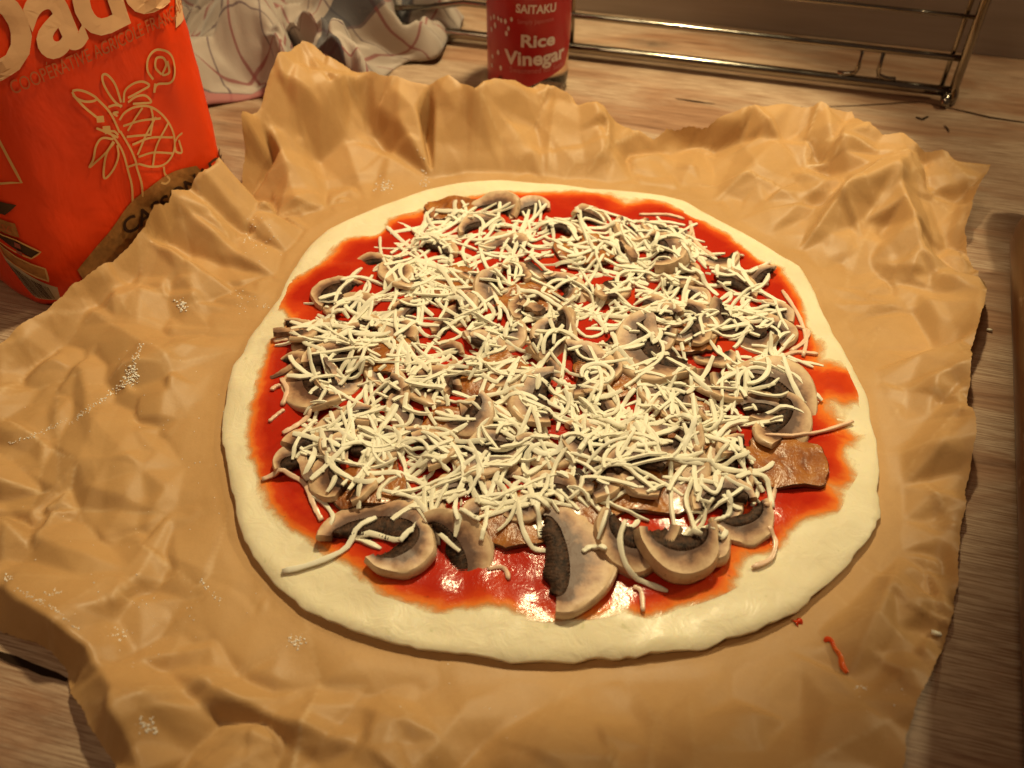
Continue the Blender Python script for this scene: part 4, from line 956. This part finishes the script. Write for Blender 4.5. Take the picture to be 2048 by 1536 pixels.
# ------------------------------------------------------------------ vinegar bottle
BX, BY = W2(1057, 208); BRAD = 0.0268; BY += BRAD
bot = empty('vinegar_bottle', (BX, BY, 0)); tag(bot, 'glass vinegar bottle with red label standing between the wire rack and the baking paper', 'bottle')
def lathe(prof, n=64):
    vs = []; fs = []
    for r_, z in prof:
        for k in range(n): a = 2 * math.pi * k / n; vs.append((math.cos(a) * r_, math.sin(a) * r_, z))
    for i in range(len(prof) - 1):
        for k in range(n): a, b = i * n + k, i * n + (k + 1) % n; fs.append((a, b, b + n, a + n))
    fs.append(tuple(reversed(range(n)))); fs.append(tuple(range((len(prof) - 1) * n, len(prof) * n))); return vs, fs
vs, fs = lathe([(.021, .0006), (.0245, .0012), (.0262, .004), (BRAD, .008), (BRAD, .105), (.0255, .113), (.021, .124), (.0155, .135), (.0128, .146), (.0125, .165)]); mk('glass_body', vs, fs, M['glass'], bot)
vs, fs = lathe([(.0135, .1652), (.0145, .166), (.0145, .185), (.0135, .187)], 40); mk('cap', vs, fs, M['cap_plastic'], bot)
def bot_uv(px, py):
    d = ray(px, py); o0 = CAM - Vector((BX, BY, 0)); a = d.x ** 2 + d.y ** 2; b = 2 * (o0.x * d.x + o0.y * d.y); c_ = o0.x ** 2 + o0.y ** 2 - BRAD ** 2
    tt = (-b - math.sqrt(max(0, b * b - 4 * a * c_))) / (2 * a); q = o0 + d * tt
    return math.atan2(q.x, -q.y), q.z           # angle 0 faces the camera, + to the right
def bot_pos(an, h, off=0.0004): r_ = BRAD + off; return (math.sin(an) * r_, -math.cos(an) * r_, h)
edge = [bot_uv(*p) for p in ((985, 186), (1000, 184), (1030, 181), (1060, 172), (1085, 160), (1110, 146), (1128, 130))]
ex = [-math.pi, -1.6] + [e[0] for e in edge] + [1.5, math.pi]; ey = [.006, .006] + [e[1] for e in edge] + [.04, .05]
vs = []; fs = []; n = 96; m = 12
for i in range(n + 1):
    an = -math.pi + 2 * math.pi * i / n; lo = float(np.interp(an, ex, ey))
    for j in range(m + 1): vs.append(bot_pos(an, lo + (.100 - lo) * j / m))
    if i:
        for j in range(m): a = (i - 1) * (m + 1) + j; fs.append((a, a + m + 1, a + m + 2, a + 1))
lab = mk('label', vs, fs, M['red'], bot)
def bot_text(s, p0, p1, mat, name, bold=0.0, ky=1.0):
    (a0, h0), (a1, h1) = bot_uv(*p0), bot_uv(*p1); vs, fs = text2d(s, bold); wd = max(v_[0] for v_ in vs)
    L = math.hypot((a1 - a0) * BRAD, h1 - h0); k = L / wd; ca, sa = (a1 - a0) * BRAD / L, (h1 - h0) / L
    mk(name, [bot_pos(a0 + (x * k * ca - y * k * ky * sa) / BRAD, h0 + x * k * sa + y * k * ky * ca, .0008) for x, y in vs], fs, mat, lab, smooth=False)
bot_text('SAITAKU', (1032, 23), (1110, 21), M['white_print'], 'brand_lettering', .03, 1.15)
bot_text('Simply Japanese', (1035, 46), (1106, 40), M['pink_print'], 'small_lettering', .0, 1.1)
bot_text('Rice', (1040, 92), (1108, 87), M['white_print'], 'large_lettering', .03, .85)
bot_text('Vinegar', (1012, 124), (1126, 112), M['white_print'], 'large_lettering', .03, .95)
bot_text('Sweetened for Sushi', (1020, 142), (1124, 130), M['pink_print'], 'small_lettering', .0, 1.15)
for px, py, dx in [(984, 36, 2), (990, 33, 3), (998, 36, 2), (1004, 40, 2), (1012, 42, 3), (1024, 38, 2), (992, 50, 4), (985, 58, 3), (1018, 56, 2), (1014, 66, 3), (998, 104, 3), (987, 112, 2), (986, 130, 2), (1003, 135, 3), (1016, 168, 4)]:
    a, h = bot_uv(px, py); pts_ = [(a + math.cos(q * 1.05) * .0011 * (.6 + .12 * dx) / BRAD, h + math.sin(q * 1.05) * .0019 * (.6 + .12 * dx)) for q in range(6)]
    mk('rice_grain_mark', [bot_pos(*q, .0008) for q in pts_], [tuple(range(6))], M['white_print'], lab, smooth=False)
pts_ = [bot_uv(*p) for p in ((985, 190), (990, 172), (1000, 150), (1006, 152), (1003, 170), (1012, 176), (1002, 184), (996, 192))]
mk('leaf_mark', [bot_pos(a, h, .0007) for a, h in pts_], [tuple(range(8))], M['dkred_print'], lab, smooth=False)

# ------------------------------------------------------------------ wire rack
def tube(name, pts_, rad, parent, mat, n=12, sm=0):
    P = [Vector(p) for p in pts_]
    vs = []; fs = []
    for i, p in enumerate(P):
        d = (P[min(i + 1, len(P) - 1)] - P[max(i - 1, 0)]).normalized(); s = d.cross(Vector((0, 0, 1))); s = s.normalized() if s.length > 1e-3 else Vector((1, 0, 0)); u = s.cross(d).normalized()
        for k in range(n): a = 2 * math.pi * k / n; vs.append(p + s * math.cos(a) * rad + u * math.sin(a) * rad)
        if i:
            for k in range(n): a, b = (i - 1) * n + k, (i - 1) * n + (k + 1) % n; fs.append((a, b, b + n, a + n))
    fs.append(tuple(reversed(range(n)))); fs.append(tuple(range((len(P) - 1) * n, len(P) * n)))
    return mk(name, vs, fs, mat, parent)
RR_ = W(1905, 185, .0075); RL = W(870, 63, .0075); rd = (RR_ - RL); rd.z = 0; rl = rd.length; rd.normalize(); rn = Vector((-rd.y, rd.x, 0))
rack = empty('wire_rack', (RR_.x, RR_.y, 0)); tag(rack, 'chrome wire rack standing upright on the wood in front of the wall', 'wire rack')
def rp(a, h, dpt=0.0): q = -rd * a + rn * dpt; return Vector((q.x, q.y, h))     # a: distance from the right end
RLN = rl + 0.06
Zb, Z2r, Z3r, Zt = .0078, .0305, .057, .135
tube('bottom_rail', [rp(a, Zb) for a in np.linspace(.002, RLN, 12)], .0034, rack, M['chrome'], 16)
tube('rail', [rp(a, Z2r) for a in np.linspace(0.002, rl - .022, 10)] + [rp(rl - .008, Z2r - .003), rp(rl + .006, Z2r - .006), rp(rl + .05, Z2r - .012)], .0021, rack, M['chrome'])
tube('rail', [rp(a, Z3r) for a in np.linspace(0.002, RLN, 8)], .0014, rack, M['chrome'])
tube('top_rail', [rp(a, Zt) for a in np.linspace(0.002, RLN, 8)], .0030, rack, M['chrome'], 16)
tube('upright', [rp(.000, .0012, -.003), rp(-.001, .006, -.002), rp(0, .012, 0)] + [rp(0, h) for h in np.linspace(.02, Zt, 8)], .0030, rack, M['chrome'], 16)
tube('upright', [rp(.007, h, .004) for h in np.linspace(Zb, Zt, 8)], .0016, rack, M['chrome'])
tube('upright', [rp(RLN, h) for h in np.linspace(.0012, Zt, 8)], .0030, rack, M['chrome'], 16)
tube('foot', [rp(.002, Zb), rp(.004, .005, -.004), rp(.004, .0025, -.010)], .0030, rack, M['chrome'], 12)
for a_, sgn in ((.049, -1), (.062, 1), (.266, 1), (.279, -1)):
    tube('hook', [rp(a_ + sgn * .012, Zb + .004), rp(a_ + sgn * .006, Zb + .004), rp(a_ + sgn * .001, Zb + .0055), rp(a_, Zb + .009), rp(a_, Z2r)], .0015, rack, M['chrome'], 10)
for k in range(2):
    a_ = (.255, .285)[k]; tube('upright', [rp(a_, h, .002) for h in np.linspace(Zb, Zt, 6)], .0018, rack, M['chrome'])

# ------------------------------------------------------------------ rolling pin
P1 = Vector((.278, .080, 0)); P2 = Vector((.180, -.190, 0)); pr = .026
pd = (P2 - P1).normalized()
pin = empty('rolling_pin', (P1.x, P1.y, 0)); tag(pin, 'brown wooden rolling pin smudged with flour lying beside the baking paper', 'rolling pin')
def pin_part(name, prof, mat):
    n = 48; vs = []; fs = []
    for s, r_ in prof:
        for k in range(n): a = 2 * math.pi * k / n; vs.append((math.cos(a) * r_, math.sin(a) * r_, s))
    for i in range(len(prof) - 1):
        for k in range(n): a, b = i * n + k, i * n + (k + 1) % n; fs.append((a, b, b + n, a + n))
    fs.append(tuple(reversed(range(n)))); fs.append(tuple(range((len(prof) - 1) * n, len(prof) * n)))
    o = mk(name, vs, fs, mat, pin); fix_normals(o)
    o.rotation_euler = pd.to_track_quat('Z', 'Y').to_euler(); o.location = (0, 0, pr + .0002); return o
pin_part('roller', [(-.0005, .0185), (.0004, .0215), (.002, .0235), (.005, .0252), (.009, pr)] + [(.009 + k * .016, pr + .0001 * math.sin(k)) for k in range(1, 18)] + [(.292, .0252), (.296, .0225), (.297, .0185)], M['pin'])
pin_part('handle', [(-.062, .004), (-.060, .009), (-.05, .012), (-.03, .0115), (-.012, .0085), (0.0, .0095)], M['pin'])
pin_part('handle', [(.297, .0095), (.31, .0085), (.33, .0115), (.35, .012), (.36, .009), (.362, .004)], M['pin'])

# ------------------------------------------------------------------ tea towel
t = NT('checked_towel'); uv = t.add('ShaderNodeUVMap'); sep = t.add('ShaderNodeSeparateXYZ'); t.link(uv.outputs[0], sep.inputs[0])
def stripes(axis, pitch, wid, off):
    f_ = t.math('FRACT', t.math('DIVIDE', t.math('ADD', sep.outputs[axis], off), pitch)); return t.math('LESS_THAN', f_, wid / pitch)
wv = t.noise(t.coord(kind='UV'), 900, 2); bs = t.ramp(t.noise(t.coord(kind='UV'), 30, 3), [(.3, (0.33, 0.26, 0.215)), (.7, (0.40, 0.325, 0.275))])
c = bs
for ax, pt, wd, of, cl in ((0, .036, .0015, .004, (.22, .06, .06)), (0, .036, .0010, .021, (.10, .06, .07)), (1, .036, .0015, .016, (.22, .06, .06)), (1, .036, .0010, .030, (.10, .06, .07)), (0, .30, .012, .045, (.035, .035, .05)), (1, .26, .006, .0, (.34, .10, .10))):
    c = t.mix(t.math('MULTIPLY', stripes(ax, pt, wd, of), .85), c, cl)
t.set(color=c, rough=.9, sheen=.2, normal=t.bump(wv, .3, .0006)); M['towel'] = t.m
TW, TD = .30, .26; nu, nv = 150, 120; vs = []; fs = []; uvs = []
tow = (-.215, .275)
def towel_pt(u, v):
    x = u - TW / 2; y = v - TD / 2
    wx = x + .018 * vnoise(u, v, 1, 14); wy = y + .018 * vnoise(u, v, 2, 14)
    z = .010 + .034 * abs(math.sin(wx * 40 + wy * 16 + 1.0)) ** 1.2 * (.7 + .8 * vnoise(u, v, 3, 9)) + .022 * (1 - abs(math.sin(wy * 34 - wx * 26))) ** 1.5 + .018 * vnoise(u, v, 4, 34) + .016 * abs(vnoise(u, v, 8, 55)) - .012 * abs(vnoise(u, v, 12, 28))
    ed = min(u, TW - u, v, TD - v); z = z * min(1, ed / .022 + .12)
    px_ = x * (0.86) + .016 * math.sin(wy * 34) + .014 * vnoise(u, v, 5, 26); py_ = y * .80 + .016 * math.sin(wx * 40) + .014 * vnoise(u, v, 6, 26)
    a = math.radians(-14)
    return (tow[0] + .028 + px_ * math.cos(a) - py_ * math.sin(a), tow[1] + .085 + px_ * math.sin(a) + py_ * math.cos(a), max(.0012, z))
for j in range(nv + 1):
    for i in range(nu + 1):
        u, v = TW * i / nu, TD * j / nv; vs.append(towel_pt(u, v)); uvs.append((u, v))
        if i and j: a = j * (nu + 1) + i; fs.append((a - nu - 2, a - nu - 1, a, a - 1))
o = mk('tea_towel', vs, fs, M['towel']); ul = o.data.uv_layers.new(name='UVMap')
for lp in o.data.loops: ul.data[lp.index].uv = uvs[lp.vertex_index]
md = o.modifiers.new('thick', 'SOLIDIFY'); md.thickness = .0012
tag(o, 'crumpled white checked tea towel heaped behind the orange bag', 'tea towel')
